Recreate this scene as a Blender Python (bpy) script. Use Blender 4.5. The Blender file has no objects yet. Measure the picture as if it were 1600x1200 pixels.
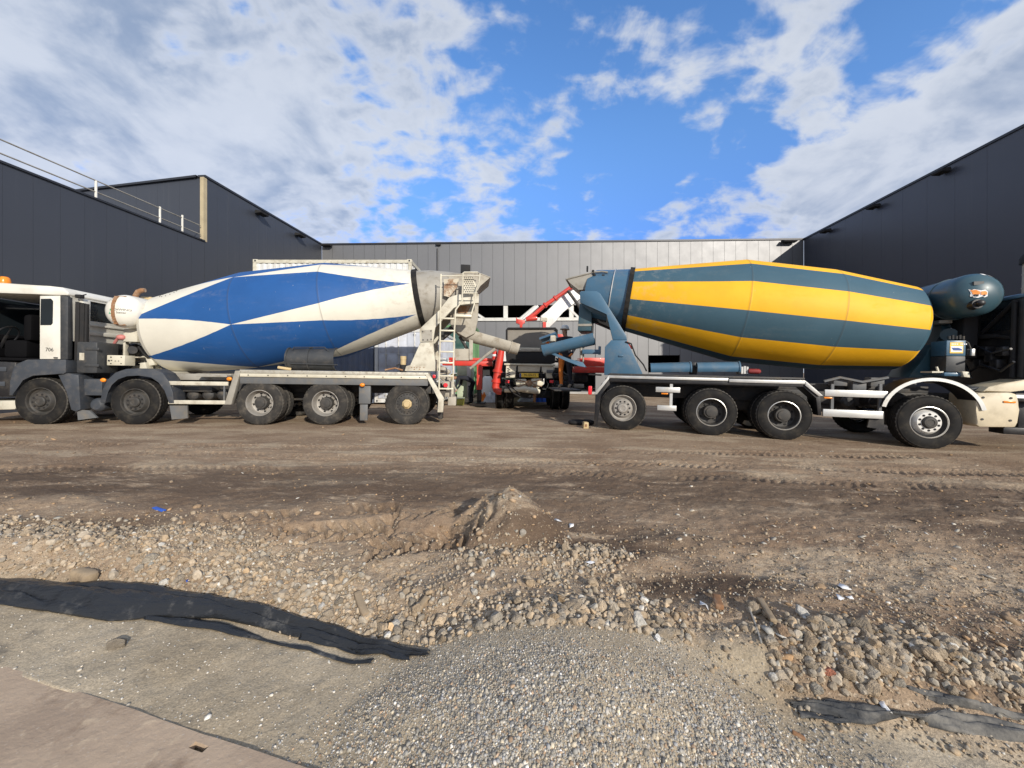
import bpy, bmesh, math, random
import numpy as np
from mathutils import Vector, Matrix

random.seed(7)
rng = np.random.default_rng(11)
SC = bpy.context.scene
COL = SC.collection
R = math.radians

# ------------------------------------------------------------------ camera, sky, sun, exposure
F, HC, HZ = 600.0, 1.36, 582.0          # focal length (px of a 1600 px wide picture), eye height, horizon row
cam_d = bpy.data.cameras.new("camera")
cam = bpy.data.objects.new("camera", cam_d)
COL.objects.link(cam)
cam.location = (0, 0, HC)
cam.rotation_euler = (R(90), 0, 0)
cam_d.sensor_width = 36
cam_d.lens = 36 * F / 1600
cam_d.shift_y = -(600 - HZ) / 1600
cam_d.clip_start, cam_d.clip_end = 0.05, 3000
SC.camera = cam

SUN_DIR = Vector((0.42, -0.82, 0.37)).normalized()      # towards the sun: behind the camera, to the right
SUN_EL = math.asin(SUN_DIR.z)
SUN_AZ = math.atan2(SUN_DIR.x, SUN_DIR.y)
sun_d = bpy.data.lights.new("sun", 'SUN')
sun_d.energy = 4.5
sun_d.angle = R(0.53)
sun_d.color = (1.0, 0.925, 0.81)
sun = bpy.data.objects.new("sun", sun_d)
COL.objects.link(sun)
sun.location = (20, -20, 30)
sun.rotation_euler = SUN_DIR.to_track_quat('Z', 'Y').to_euler()

SC.view_settings.view_transform = 'Standard'
SC.view_settings.look = 'None'
SC.view_settings.exposure = 0.0
SC.view_settings.gamma = 1.0
SC.view_settings.use_curve_mapping = False


class NT:
    """small helper round a node tree"""
    def __init__(s, tree):
        s.t = tree
        tree.nodes.clear()

    def n(s, typ, _in=None, **kw):
        nd = s.t.nodes.new(typ)
        for k, v in kw.items():
            setattr(nd, k, v)
        for k, v in (_in or {}).items():
            s.set(nd, k, v)
        return nd

    def set(s, nd, k, v):
        sock = nd.inputs[k]
        if isinstance(v, bpy.types.NodeSocket):
            s.t.links.new(v, sock)
        elif isinstance(v, bpy.types.Node):
            s.t.links.new(v.outputs[0], sock)
        else:
            if sock.type == 'RGBA' and len(v) == 3:
                v = (*v, 1)
            sock.default_value = v

    def m(s, op, a, b=0.0, c=None, clamp=False):
        nd = s.n('ShaderNodeMath', {0: a, 1: b}, operation=op, use_clamp=clamp)
        if c is not None:
            s.set(nd, 2, c)
        return nd.outputs[0]

    def vm(s, op, a, b=None):
        nd = s.n('ShaderNodeVectorMath', {0: a}, operation=op)
        if b is not None:
            s.set(nd, 1, b)
        return nd

    def noise(s, vec, scale, detail=4, rough=.55, lac=2.0, dist=0.0):
        nd = s.n('ShaderNodeTexNoise', {'Scale': scale, 'Detail': detail, 'Roughness': rough, 'Lacunarity': lac, 'Distortion': dist})
        if vec is not None:
            s.set(nd, 'Vector', vec)
        return nd.outputs[0]

    def ramp(s, fac, a, b, lo=0.0, hi=1.0, smooth=True):
        nd = s.n('ShaderNodeMapRange', {'Value': fac, 'From Min': a, 'From Max': b, 'To Min': lo, 'To Max': hi})
        nd.interpolation_type = 'SMOOTHSTEP' if smooth else 'LINEAR'
        return nd.outputs[0]

    def mix(s, fac, a, b, blend='MIX'):
        nd = s.n('ShaderNodeMix', data_type='RGBA', blend_type=blend)
        s.set(nd, 0, fac)
        s.set(nd, 6, a)
        s.set(nd, 7, b)
        return nd.outputs[2]


# ---- world: physical sky with a drifting cloud deck (a function of direction only)
W = bpy.data.worlds.new("World")
SC.world = W
W.use_nodes = True
w = NT(W.node_tree)
out = w.n('ShaderNodeOutputWorld')
sky = w.n('ShaderNodeTexSky', sky_type='NISHITA', sun_disc=False)
sky.sun_elevation = SUN_EL
sky.sun_rotation = SUN_AZ
sky.altitude = 0
sky.air_density = 1.0
sky.dust_density = 0.25
sky.ozone_density = 3.0
SKYK = 0.14
hs = w.n('ShaderNodeHueSaturation', {'Saturation': 1.20, 'Value': 1.0, 'Color': sky.outputs[0]})
bg_sky = w.mix(1.0, hs.outputs[0], (SKYK * 1.35, SKYK * 1.46, SKYK * 1.78), 'MULTIPLY')
low_z = w.n('ShaderNodeSeparateXYZ', {0: w.n('ShaderNodeTexCoord').outputs['Generated']}).outputs[2]
bg_sky = w.mix(1.0, bg_sky, w.mix(w.ramp(low_z, .12, .55), (.52, .55, .78), (1.75, 1.30, 1.08)), 'MULTIPLY')
tc = w.n('ShaderNodeTexCoord')
dirv = w.vm('NORMALIZE', tc.outputs['Generated']).outputs[0]
sep = w.n('ShaderNodeSeparateXYZ', {0: dirv})
zz = w.m('MAXIMUM', sep.outputs[2], 0.0)
den = w.m('ADD', zz, 0.42)
pu = w.m('DIVIDE', sep.outputs[0], den)
pv = w.m('DIVIDE', sep.outputs[1], den)
pv2 = w.m('MULTIPLY', pv, 0.95)
pl = w.n('ShaderNodeCombineXYZ', {0: pu, 1: pv2, 2: 3.7}).outputs[0]


def pdir(px, py):
    return Vector((px - 800, F, HZ - py)).normalized()


big = w.noise(pl, 1.7, 4, .5, dist=.2)
mid = w.noise(pl, 6.0, 6, .60, dist=.35)
puff = w.noise(w.vm('MULTIPLY', pl, (1.0, 1.6, 1.0)).outputs[0], 13.0, 4, .50, dist=.3)
cov = w.m('ADD', w.m('MULTIPLY', big, .26), w.m('MULTIPLY', mid, .62))
cov = w.m('ADD', cov, w.m('MULTIPLY', puff, .46))
for (px, py, rad, wt) in [(30, 40, 30, .10), (260, 110, 24, .10), (470, 250, 13, .10), (60, 190, 18, .06), (560, 60, 16, .09), (680, 110, 11, .07),
                          (700, 300, 14, .09), (850, 190, 7, .07), (1040, 100, 10, .10), (1130, 120, 6, .06), (1270, 40, 9, .12), (1400, 280, 15, .14), (1590, 160, 13, .20),
                          (1080, 345, 7, .10), (1230, 240, 8, .08), (1560, 260, 16, .14),
                          (1080, 250, 13, -.12), (950, 260, 9, -.07), (1390, 130, 9, -.12), (910, 40, 7, -.05), (1000, 400, 14, -.04),
                          (740, 10, 6, -.08), (60, 270, 7, -.08), (1490, 60, 9, -.12), (860, 120, 6, -.04), (560, 190, 6, -.03)]:
    d = pdir(px, py)
    dt = w.vm('DOT_PRODUCT', dirv, tuple(d)).outputs['Value']
    g = w.ramp(dt, math.cos(R(rad)), 1.0, 0.0, wt)
    cov = w.m('ADD', cov, g)
cov = w.m('ADD', cov, w.ramp(sep.outputs[1], .30, -.15, 0.0, .22))      # unseen overcast added behind the camera to grey the blue fill light
cov = w.m('ADD', cov, w.ramp(sep.outputs[2], .46, .30, 0.0, .05))      # more cloud low down
alpha = w.ramp(cov, .635, .82)
thick = w.ramp(cov, .74, .96)
fine = w.noise(pl, 3.6, 6, .58, dist=.3)
greyf = w.m('MULTIPLY', w.m('ADD', .10, w.m('MULTIPLY', thick, .90)), w.ramp(fine, .38, .62, .10, 1.0))
cl_col = w.mix(greyf, (.73, .765, .825), (.32, .395, .53))
alpha = w.m('MULTIPLY', alpha, .88)
allsky = w.mix(alpha, bg_sky, cl_col)
bg = w.n('ShaderNodeBackground', {'Color': allsky, 'Strength': 1.0})
w.t.links.new(bg.outputs[0], out.inputs[0])


# ------------------------------------------------------------------ materials
def new_mat(name):
    m = bpy.data.materials.new(name)
    m.use_nodes = True
    t = NT(m.node_tree)
    o = t.n('ShaderNodeOutputMaterial')
    p = t.n('ShaderNodeBsdfPrincipled')
    t.t.links.new(p.outputs[0], o.inputs[0])
    return m, t, p


def pbr(name, col, rough=.5, metal=0.0, dirt=None, ds=3.0, da=.5, bump=0.0, bs=40.0, lo=.45, hi=.72, coat=0.0, stretch=(1, 1, 1), spec=.5):
    m, t, p = new_mat(name)
    tcn = t.n('ShaderNodeTexCoord')
    vec = t.n('ShaderNodeMapping', {'Vector': tcn.outputs['Object'], 'Scale': stretch}).outputs[0]
    base = t.mix(t.ramp(t.noise(vec, ds * .6, 3), .3, .7), tuple(c * .90 for c in col), tuple(min(1, c * 1.08) for c in col))
    rsock = None
    if dirt:
        nz = t.noise(vec, ds, 8, .65)
        f = t.ramp(nz, lo, hi, 0, da)
        fine_n = t.noise(vec, ds * 9, 4, .6)
        f = t.m('MULTIPLY', f, t.ramp(fine_n, .25, .6, .5, 1.0))
        base = t.mix(f, base, dirt)
        rsock = t.m('ADD', rough, t.m('MULTIPLY', f, .4), clamp=True)
    t.set(p, 'Base Color', base)
    t.set(p, 'Roughness', rsock if rsock else rough)
    t.set(p, 'Metallic', metal)
    t.set(p, 'Coat Weight', coat)
    t.set(p, 'Specular IOR Level', spec)
    if bump:
        b = t.n('ShaderNodeBump', {'Strength': 1.0, 'Distance': bump, 'Height': t.noise(vec, bs, 5, .6)})
        t.set(p, 'Normal', b)
    return m


DUST = (.30, .25, .19)
MUD = (.13, .10, .075)
M = {}
M['cream'] = pbr('cream_paint', (.64, .60, .48), .38, 0, (.36, .31, .22), 2.2, .55, coat=.2)
M['white'] = pbr('white_paint', (.70, .68, .61), .34, 0, (.45, .40, .31), 2.0, .35, coat=.3)
M['oldcream'] = pbr('worn_cream_paint', (.55, .52, .43), .55, 0, (.25, .20, .14), 4, .75, .0008, 60)
M['concretey'] = pbr('cement_splashed_steel', (.40, .37, .31), .8, 0, (.22, .18, .13), 5, .8, .003, 35)
M['greybeige'] = pbr('dull_grey_steel', (.33, .31, .27), .6, .1, (.18, .15, .11), 4, .7, .001, 40)
M['rust'] = pbr('rusty_steel', (.26, .13, .06), .85, 0, (.42, .36, .28), 6, .9, .002, 60)
M['slate'] = pbr('grey_plastic', (.045, .052, .064), .55, 0, DUST, 7, .16, .0004, 120)
M['darkgrey'] = pbr('dark_grey_plastic', (.040, .043, .047), .5, 0, DUST, 7, .14, .0004, 120)
M['black'] = pbr('black_paint', (.012, .012, .014), .42, 0, (.10, .085, .065), 4, .35)
M['blackmatt'] = pbr('matt_black', (.012, .012, .013), .8, 0, (.05, .04, .035), 5, .4)
M['rubber'] = pbr('tyre_rubber', (.014, .0135, .0135), .75, 0, (.09, .078, .06), 5, .40, .001, 90, spec=.2)
M['rubberdust'] = pbr('dusty_tyre_rubber', (.034, .032, .030), .82, 0, (.15, .13, .105), 5, .6, .001, 90, spec=.25)
M['chassis'] = pbr('chassis_paint', (.035, .035, .036), .6, 0, (.14, .115, .085), 5, .7, .001, 40)
M['chassisgrey'] = pbr('grey_chassis', (.12, .125, .13), .55, 0, (.2, .165, .12), 5, .6, .001, 40)
M['alu'] = pbr('dull_aluminium', (.62, .62, .60), .42, .6, (.33, .29, .23), 6, .5)
M['treadplate'] = pbr('dirty_tread_plate', (.45, .43, .37), .55, .3, (.28, .24, .18), 9, .9, .003, 70)
M['rimgrey'] = pbr('dusty_rim', (.34, .32, .29), .6, .3, (.20, .17, .13), 8, .7)
M['rimdark'] = pbr('dark_rim', (.045, .043, .04), .6, .1, (.12, .10, .08), 8, .6)
M['rimwhite'] = pbr('pale_rim', (.70, .69, .65), .42, .1, (.35, .30, .24), 9, .45)
M['rimsilver'] = pbr('silver_rim', (.62, .61, .58), .38, .7, (.3, .26, .2), 9, .4)
M['blue'] = pbr('blue_grey_paint', (.052, .125, .20), .40, 0, (.20, .19, .17), 3, .35, coat=.25)
M['bluedk'] = pbr('dark_blue_paint', (.034, .082, .108), .42, 0, (.15, .13, .11), 3, .3, coat=.12)
M['red'] = pbr('red_paint', (.62, .045, .03), .42, 0, (.22, .10, .07), 4, .5, coat=.2)
M['boomwhite'] = pbr('boom_white', (.80, .80, .78), .4, 0, (.5, .46, .4), 3, .3)
M['orange'] = pbr('orange_lens', (.85, .26, .02), .25)
M['redlens'] = pbr('red_lens', (.75, .03, .04), .25)
M['glass'] = pbr('dark_glass', (.015, .02, .024), .06, 0)
M['yellow'] = pbr('number_plate_yellow', (.85, .56, .05), .5, 0, (.35, .28, .15), 12, .4)
M['ink'] = pbr('black_lettering', (.02, .02, .022), .5)
M['green'] = pbr('green_container_paint', (.10, .24, .10), .5, 0, (.25, .22, .15), 3, .4)
M['greendk'] = pbr('dark_green_paint', (.02, .075, .065), .5, 0, (.12, .12, .1), 3, .4)
M['greenpale'] = pbr('pale_green_paint', (.50, .58, .42), .55, 0, (.3, .28, .2), 4, .4)
M['contwhite'] = pbr('container_white', (.68, .69, .68), .5, 0, (.34, .28, .20), 2.5, .5)
M['contbeige'] = pbr('container_rail', (.58, .55, .45), .6, 0, (.26, .21, .13), 5, .8)
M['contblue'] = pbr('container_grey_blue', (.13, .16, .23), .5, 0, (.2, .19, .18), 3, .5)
M['contgrey'] = pbr('container_pale_grey', (.52, .55, .62), .5, 0, (.32, .29, .26), 3, .5)
M['skin'] = pbr('skin', (.42, .24, .16), .55)
M['navy'] = pbr('navy_workwear', (.015, .018, .03), .85, 0, (.10, .09, .08), 8, .4)
M['hivis'] = pbr('orange_workwear', (.78, .22, .03), .8, 0, (.3, .16, .08), 10, .5)
M['boot'] = pbr('dusty_boot', (.26, .20, .14), .8, 0, (.4, .34, .26), 14, .6)
M['helmetw'] = pbr('white_helmet', (.74, .73, .69), .4, 0, (.4, .36, .3), 9, .3)
M['helmety'] = pbr('yellow_helmet', (.80, .62, .10), .4)
M['timber'] = pbr('weathered_wood', (.33, .25, .16), .8, 0, (.18, .13, .09), 8, .8, .002, 50)
M['tankcream'] = pbr('dusty_cream_paint', (.60, .52, .37), .5, 0, (.34, .28, .19), 3, .5)
M['cabdark'] = pbr('cab_trim', (.005, .005, .006), .8, spec=.08)
M['shoulder'] = pbr('worn_tyre_edge', (.10, .092, .08), .85, 0, (.05, .045, .04), 12, .8)
M['tan'] = pbr('tan_cap', (.50, .38, .20), .6)
M['sticker'] = pbr('sticker_orange', (.85, .30, .06), .5)
M['stickery'] = pbr('sticker_yellow', (.85, .55, .08), .5)
M['stickerw'] = pbr('sticker_white', (.85, .85, .85), .5)
M['stickerb'] = pbr('sticker_blue', (.03, .08, .28), .5)
M['logogreen'] = pbr('logo_green', (.10, .42, .22), .5)
M['slab'] = pbr('concrete_slab', (.42, .41, .39), .75, 0, (.28, .26, .23), 1.2, .6, .001, 30)
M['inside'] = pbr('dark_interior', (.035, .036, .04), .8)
M['bluetarp'] = pbr('blue_sheet', (.03, .12, .55), .5)
M['whitesheet'] = pbr('pale_sheet', (.62, .64, .68), .55, 0, (.35, .32, .3), 9, .5)
M['pink'] = pbr('faded_red_plastic', (.55, .20, .18), .6)
M['trim'] = pbr('dark_coping', (.03, .032, .038), .45, .2)
M['tanstrip'] = pbr('unpainted_panel_edge', (.46, .38, .24), .7, 0, (.3, .24, .15), 3, .4)
M['beam'] = pbr('galvanised_beam', (.62, .61, .57), .55, .2, (.4, .37, .32), 4, .4)


def panel_mat(name, col, rough, metal, spec=.5):
    m, t, p = new_mat(name)
    tcn = t.n('ShaderNodeTexCoord')
    v = tcn.outputs['Object']
    base = t.mix(t.ramp(t.noise(v, .45, 5, .6), .3, .7), tuple(c * .97 for c in col), tuple(c * 1.03 for c in col))
    st = t.n('ShaderNodeMapping', {'Vector': v, 'Scale': (3.0, 3.0, .12)}).outputs[0]
    f = t.ramp(t.noise(st, 1.5, 6, .6), .55, .8, 0, .10)
    base = t.mix(f, base, (.20, .195, .185))
    t.set(p, 'Base Color', base)
    t.set(p, 'Roughness', t.ramp(t.noise(v, 1.3, 4), .3, .7, rough * .96, rough * 1.04))
    t.set(p, 'Metallic', metal)
    t.set(p, 'Specular IOR Level', spec)
    b = t.n('ShaderNodeBump', {'Strength': .6, 'Distance': .0012, 'Height': t.noise(v, 2.0, 3)})
    t.set(p, 'Normal', b)
    return m


M['panel_dark'] = panel_mat('anthracite_cladding', (.045, .050, .063), .42, .0)
M['panel_right'] = panel_mat('anthracite_cladding_right', (.056, .060, .076), .36, .0)  # a little lighter and smoother than the left hall's cladding
M['panel_back'] = panel_mat('silver_grey_cladding', (.190, .191, .196), .50, .50)


# ------------------------------------------------------------------ geometry helpers
class MB:
    """collects shapes and links them as ONE mesh object"""
    def __init__(s, uv=False):
        s.bm = bmesh.new()
        s.uvl = s.bm.loops.layers.uv.new('UVMap') if uv else None

    def _bev(s, verts, off, seg=2):
        if off > 0:
            vs = set(verts)
            ed = [e for e in s.bm.edges if e.verts[0] in vs and e.verts[1] in vs]
            bmesh.ops.bevel(s.bm, geom=ed, offset=off, segments=seg, affect='EDGES', profile=.5, clamp_overlap=True)

    def box(s, a, b, bev=0.0, mi=0, mat=None):
        x0, x1 = sorted((a[0], b[0]))
        y0, y1 = sorted((a[1], b[1]))
        z0, z1 = sorted((a[2], b[2]))
        vs = [s.bm.verts.new(Vector(c) if mat is None else mat @ Vector(c)) for c in
              [(x0, y0, z0), (x1, y0, z0), (x1, y1, z0), (x0, y1, z0), (x0, y0, z1), (x1, y0, z1), (x1, y1, z1), (x0, y1, z1)]]
        for f in [(0, 3, 2, 1), (4, 5, 6, 7), (0, 1, 5, 4), (1, 2, 6, 5), (2, 3, 7, 6), (3, 0, 4, 7)]:
            s.bm.faces.new([vs[i] for i in f]).material_index = mi
        s._bev(vs, bev)
        return s

    def prism(s, pts, y0, y1, bev=0.0, mi=0):
        """pts: (x, z) outline, extruded along y"""
        a = sum(pts[i][0] * pts[(i + 1) % len(pts)][1] - pts[(i + 1) % len(pts)][0] * pts[i][1] for i in range(len(pts)))
        if a < 0:
            pts = pts[::-1]
        y0, y1 = sorted((y0, y1))
        A = [s.bm.verts.new((p[0], y0, p[1])) for p in pts]
        B = [s.bm.verts.new((p[0], y1, p[1])) for p in pts]
        n = len(pts)
        s.bm.faces.new(A).material_index = mi
        s.bm.faces.new(B[::-1]).material_index = mi
        for i in range(n):
            j = (i + 1) % n
            s.bm.faces.new([A[j], A[i], B[i], B[j]]).material_index = mi
        s._bev(A + B, bev)
        return s

    def poly(s, pts, mi=0):
        s.bm.faces.new([s.bm.verts.new(p) for p in pts]).material_index = mi
        return s

    def ring(s, c, ax, up, r, n, ph=0.0):
        side = ax.cross(up).normalized()
        return [c + up * (r * math.cos(ph + 2 * math.pi * i / n)) + side * (r * math.sin(ph + 2 * math.pi * i / n)) for i in range(n)]

    def cyl(s, p0, p1, r0, r1=None, n=16, cap=True, mi=0):
        p0, p1 = Vector(p0), Vector(p1)
        r1 = r0 if r1 is None else r1
        ax = (p1 - p0).normalized()
        up = Vector((0, 0, 1)) if abs(ax.z) < .9 else Vector((1, 0, 0))
        up = (up - ax * up.dot(ax)).normalized()
        A = [s.bm.verts.new(v) for v in s.ring(p0, ax, up, r0, n)]
        B = [s.bm.verts.new(v) for v in s.ring(p1, ax, up, r1, n)]
        for i in range(n):
            j = (i + 1) % n
            s.bm.faces.new([A[i], A[j], B[j], B[i]]).material_index = mi
        if cap:
            s.bm.faces.new(A[::-1]).material_index = mi
            s.bm.faces.new(B).material_index = mi
        return s

    def tube(s, pts, r, n=8, cap=True, mi=0):
        pts = [Vector(p) for p in pts]
        prev = None
        up = None
        for k, p in enumerate(pts):
            a = (pts[k] - pts[k - 1]).normalized() if k else None
            b = (pts[k + 1] - pts[k]).normalized() if k + 1 < len(pts) else None
            ax = ((a + b) if a and b else (a or b)).normalized()
            if up is None:
                up = Vector((0, 0, 1)) if abs(ax.z) < .9 else Vector((1, 0, 0))
            up = (up - ax * up.dot(ax)).normalized()
            rr = r[k] if isinstance(r, (list, tuple)) else r
            cur = [s.bm.verts.new(v) for v in s.ring(p, ax, up, rr, n)]
            if prev:
                for i in range(n):
                    j = (i + 1) % n
                    s.bm.faces.new([prev[i], prev[j], cur[j], cur[i]]).material_index = mi
            elif cap:
                s.bm.faces.new(cur[::-1]).material_index = mi
            prev = cur
        if cap:
            s.bm.faces.new(prev).material_index = mi
        return s

    def lathe(s, prof, o, ax, n=48, up=None, mod=None, mi=0, side=None):
        """prof: (r, s) pairs along axis ax from o; angle 0 points along up"""
        o, ax = Vector(o), Vector(ax).normalized()
        up = Vector(up) if up is not None else (Vector((0, 0, 1)) if abs(ax.z) < .9 else Vector((1, 0, 0)))
        up = (up - ax * up.dot(ax)).normalized()
        side = Vector(side).normalized() if side is not None else ax.cross(up).normalized()
        rings = []
        L = [p[1] for p in prof]
        l0, l1 = min(L), max(L)
        for j, (r, q) in enumerate(prof):
            if r < 1e-5:
                rings.append([s.bm.verts.new(o + ax * q)])
            else:
                rings.append([s.bm.verts.new(o + ax * q + (up * math.cos(2 * math.pi * i / n) + side * math.sin(2 * math.pi * i / n)) * (r + (mod(i, j) if mod else 0))) for i in range(n)])
        for j in range(len(prof) - 1):
            A, B = rings[j], rings[j + 1]
            for i in range(n):
                k = (i + 1) % n
                if len(A) == 1 and len(B) == 1:
                    continue
                if len(A) == 1:
                    f = s.bm.faces.new([A[0], B[k], B[i]])
                    uv = [(i + .5, j), (i + 1, j + 1), (i, j + 1)]
                elif len(B) == 1:
                    f = s.bm.faces.new([A[i], A[k], B[0]])
                    uv = [(i, j), (i + 1, j), (i + .5, j + 1)]
                else:
                    f = s.bm.faces.new([A[i], A[k], B[k], B[i]])
                    uv = [(i, j), (i + 1, j), (i + 1, j + 1), (i, j + 1)]
                f.material_index = mi
                if s.uvl:
                    for lp, (a, b) in zip(f.loops, uv):
                        lp[s.uvl].uv = (a / n, (prof[b][1] - l0) / (l1 - l0))
        return s

    def sphere(s, c, r, sc=(1, 1, 1), sub=2, mi=0):
        mt = Matrix.Translation(Vector(c)) @ Matrix.Diagonal((r * sc[0], r * sc[1], r * sc[2], 1))
        g = bmesh.ops.create_icosphere(s.bm, subdivisions=sub, radius=1, matrix=mt)
        for v in g['verts']:
            for f in v.link_faces:
                f.material_index = mi
        return s

    def halfpipe(s, p0, p1, r0, r1, opening, arc=200, th=.012, n=14, mi=0):
        p0, p1 = Vector(p0), Vector(p1)
        ax = (p1 - p0).normalized()
        op = Vector(opening)
        op = (op - ax * op.dot(ax)).normalized()
        sd = ax.cross(op).normalized()
        rows = []
        for (c, r) in ((p0, r0), (p1, r1)):
            for dr in (0, -th):
                rows.append([s.bm.verts.new(c - op * ((r + dr) * math.cos(a)) + sd * ((r + dr) * math.sin(a)))
                             for a in [R(-arc / 2 + arc * i / n) for i in range(n + 1)]])
        o0, i0, o1, i1 = rows
        for i in range(n):
            for (a, b, fl) in ((o0, o1, 0), (i0, i1, 1), (o0, i0, 1), (o1, i1, 0)):
                f = [a[i], a[i + 1], b[i + 1], b[i]]
                s.bm.faces.new(f if fl == 0 else f[::-1]).material_index = mi
        for k in (0, n):
            s.bm.faces.new([o0[k], o1[k], i1[k], i0[k]]).material_index = mi
        return s

    def build(s, name, mats, parent=None, ang=35, loc=None):
        bmesh.ops.recalc_face_normals(s.bm, faces=s.bm.faces[:])
        me = bpy.data.meshes.new(name)
        s.bm.to_mesh(me)
        s.bm.free()
        for mm in (mats if isinstance(mats, (list, tuple)) else [mats]):
            me.materials.append(mm)
        if ang:
            me.polygons.foreach_set('use_smooth', [True] * len(me.polygons))
            me.set_sharp_from_angle(angle=R(ang))
        o = bpy.data.objects.new(name, me)
        COL.objects.link(o)
        if parent:
            o.parent = parent
        if loc:
            o.location = loc
        return o


def tag(o, label, cat, group=None):
    o['label'] = label
    o['category'] = cat
    if group:
        o['group'] = group
    return o


def kind(o, k):
    o['kind'] = k
    return o


def thing(name, label, cat, loc=(0, 0, 0), rot=(0, 0, 0), group=None):
    o = bpy.data.objects.new(name, None)
    COL.objects.link(o)
    o.location = loc
    o.rotation_euler = rot
    o.empty_display_size = .3
    return tag(o, label, cat, group)


def copy_of(o, parent, loc, rot=None):
    c = o.copy()
    COL.objects.link(c)
    c.parent = parent
    c.location = loc
    if rot:
        c.rotation_euler = rot
    for ch in o.children:
        d = ch.copy()
        COL.objects.link(d)
        d.parent = c
    return c


class Fr:
    """a local frame standing on the ground: u along, v away to the left of u, z up; P/V read a survey of the photograph"""
    def __init__(s, ox, oy, yaw, z0=0.0, slope=0.0):
        s.ox, s.oy, s.yaw, s.z0, s.sl = ox, oy, yaw, z0, slope
        s.c, s.s = math.cos(yaw), math.sin(yaw)

    def _z(s, py, Y, u):
        return HC - (py - HZ) / F * Y - s.z0 - s.sl * u

    def P(s, px, py, v=0.0):
        k = (px - 800) / F
        u = (k * (s.oy + v * s.c) - s.ox + v * s.s) / (s.c - k * s.s)
        return Vector((u, v, s._z(py, s.oy + u * s.s + v * s.c, u)))

    def V(s, px, py, u=0.0):
        k = (px - 800) / F
        v = (s.ox + u * s.c - k * (s.oy + u * s.s)) / (s.s + k * s.c)
        return Vector((u, v, s._z(py, s.oy + u * s.s + v * s.c, u)))

    def m(s, px, v=0.0):
        """metres per pixel there"""
        u = s.P(px, HZ, v).x
        return (s.oy + u * s.s + v * s.c) / F

    def pp(s, pts, v=0.0):
        return [(q.x, q.z) for q in (s.P(a, b, v) for a, b in pts)]

    def bx(s, px0, py0, px1, py1, v0, v1):
        a, b = s.P(px0, py1, v0), s.P(px1, py0, v0)
        zb, zt = s.P((px0 + px1) / 2, py1, v0).z, s.P((px0 + px1) / 2, py0, v0).z
        return (a.x, v0, zb), (b.x, v1, zt)

    def thing(s, name, label, cat, group=None):
        return thing(name, label, cat, (s.ox, s.oy, s.z0), (0, -math.atan(s.sl), s.yaw), group)


def text_polys(txt, size):
    cu = bpy.data.curves.new('lettering', 'FONT')
    cu.body = txt
    cu.size = size
    cu.align_x = 'CENTER'
    cu.align_y = 'CENTER'
    cu.resolution_u = 3
    ob = bpy.data.objects.new('lettering', cu)
    me = bpy.data.meshes.new_from_object(ob)
    vs = [tuple(v.co) for v in me.vertices]
    fs = [tuple(p.vertices) for p in me.polygons]
    bpy.data.objects.remove(ob)
    bpy.data.curves.remove(cu)
    bpy.data.meshes.remove(me)
    return vs, fs


def add_text(mb, txt, size, fn, mi=0, sx=1.0):
    """fn maps (x, z) of the lettering to a local point"""
    vs, fs = text_polys(txt, size)
    bv = [mb.bm.verts.new(fn(x * sx, y)) for x, y, _ in vs]
    for f in fs:
        try:
            mb.bm.faces.new([bv[i] for i in f]).material_index = mi
        except ValueError:
            pass
    return mb
# ------------------------------------------------------------------ ground
def _h(ix, iy, seed):
    n = (ix.astype(np.int64) * 374761393 + iy.astype(np.int64) * 668265263 + seed * 974634777) & 0x7fffffff
    n = ((n ^ (n >> 13)) * 1274126177) & 0x7fffffff
    n = n ^ (n >> 16)
    return (n & 0xffff) / 65535.0


def vnoise(x, y, seed=0):
    ix, iy = np.floor(x), np.floor(y)
    fx, fy = x - ix, y - iy
    fx = fx * fx * (3 - 2 * fx)
    fy = fy * fy * (3 - 2 * fy)
    a, b = _h(ix, iy, seed), _h(ix + 1, iy, seed)
    c, d = _h(ix, iy + 1, seed), _h(ix + 1, iy + 1, seed)
    return (a + (b - a) * fx) * (1 - fy) + (c + (d - c) * fx) * fy - .5


def fbm(x, y, seed=0, oct=4, gain=.5):
    t, a = 0, 1.0
    for o in range(oct):
        t = t + a * vnoise(x * 2 ** o + 17.3 * o, y * 2 ** o - 9.1 * o, seed + o)
        a *= gain
    return t


def sstep(a, b, x):
    t = np.clip((x - a) / (b - a), 0, 1)
    return t * t * (3 - 2 * t)


GX = [-40, -14, -10.25, -2.5, 0.0, 2.52, 7.84, 14, 40]
GZ = [.30, .27, .225, .106, .065, .040, -.082, -.2, -.25]
TX = [-9, -5, -3.3, -2.0, -1.1, -.4, .6, 1.0, 1.9, 3.0, 6]
TY = [2.75, 2.6, 2.45, 2.28, 2.02, 1.86, 1.84, 1.62, 1.38, 1.12, .8]


def toe(x):
    return np.interp(x, TX, TY)


def rut(x, y, cx, cy, ang, L, Wd, depth, ph):
    c, s = math.cos(ang), math.sin(ang)
    a = (x - cx) * c + (y - cy) * s
    b = -(x - cx) * s + (y - cy) * c
    m = sstep(L / 2, L / 2 - .12, np.abs(a)) * sstep(Wd / 2, Wd / 2 - .035, np.abs(b))
    a = a + .03 * vnoise(x * 5, y * 5, 85)
    b = b + .03 * vnoise(x * 4, y * 4, 86)
    lug = np.sin(2 * np.pi * (a / .115 + (b > 0) * .5 + np.abs(b) * 3.2 + b * b * 9) + ph)
    lug = np.clip(lug * 2.2, -1, 1)
    rim = sstep(.10, 0, np.abs(np.abs(b) - Wd / 2)) * sstep(L / 2 + .1, L / 2 - .1, np.abs(a)) * .022
    m = m * sstep(-.42, -.05, fbm(x * 2.2, y * 3.0, 83, 3))
    lug = lug * (.75 + .8 * vnoise(x * 9, y * 9, 84))
    return m * (-depth * .5 + lug * depth * .5) + rim * .35


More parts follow.
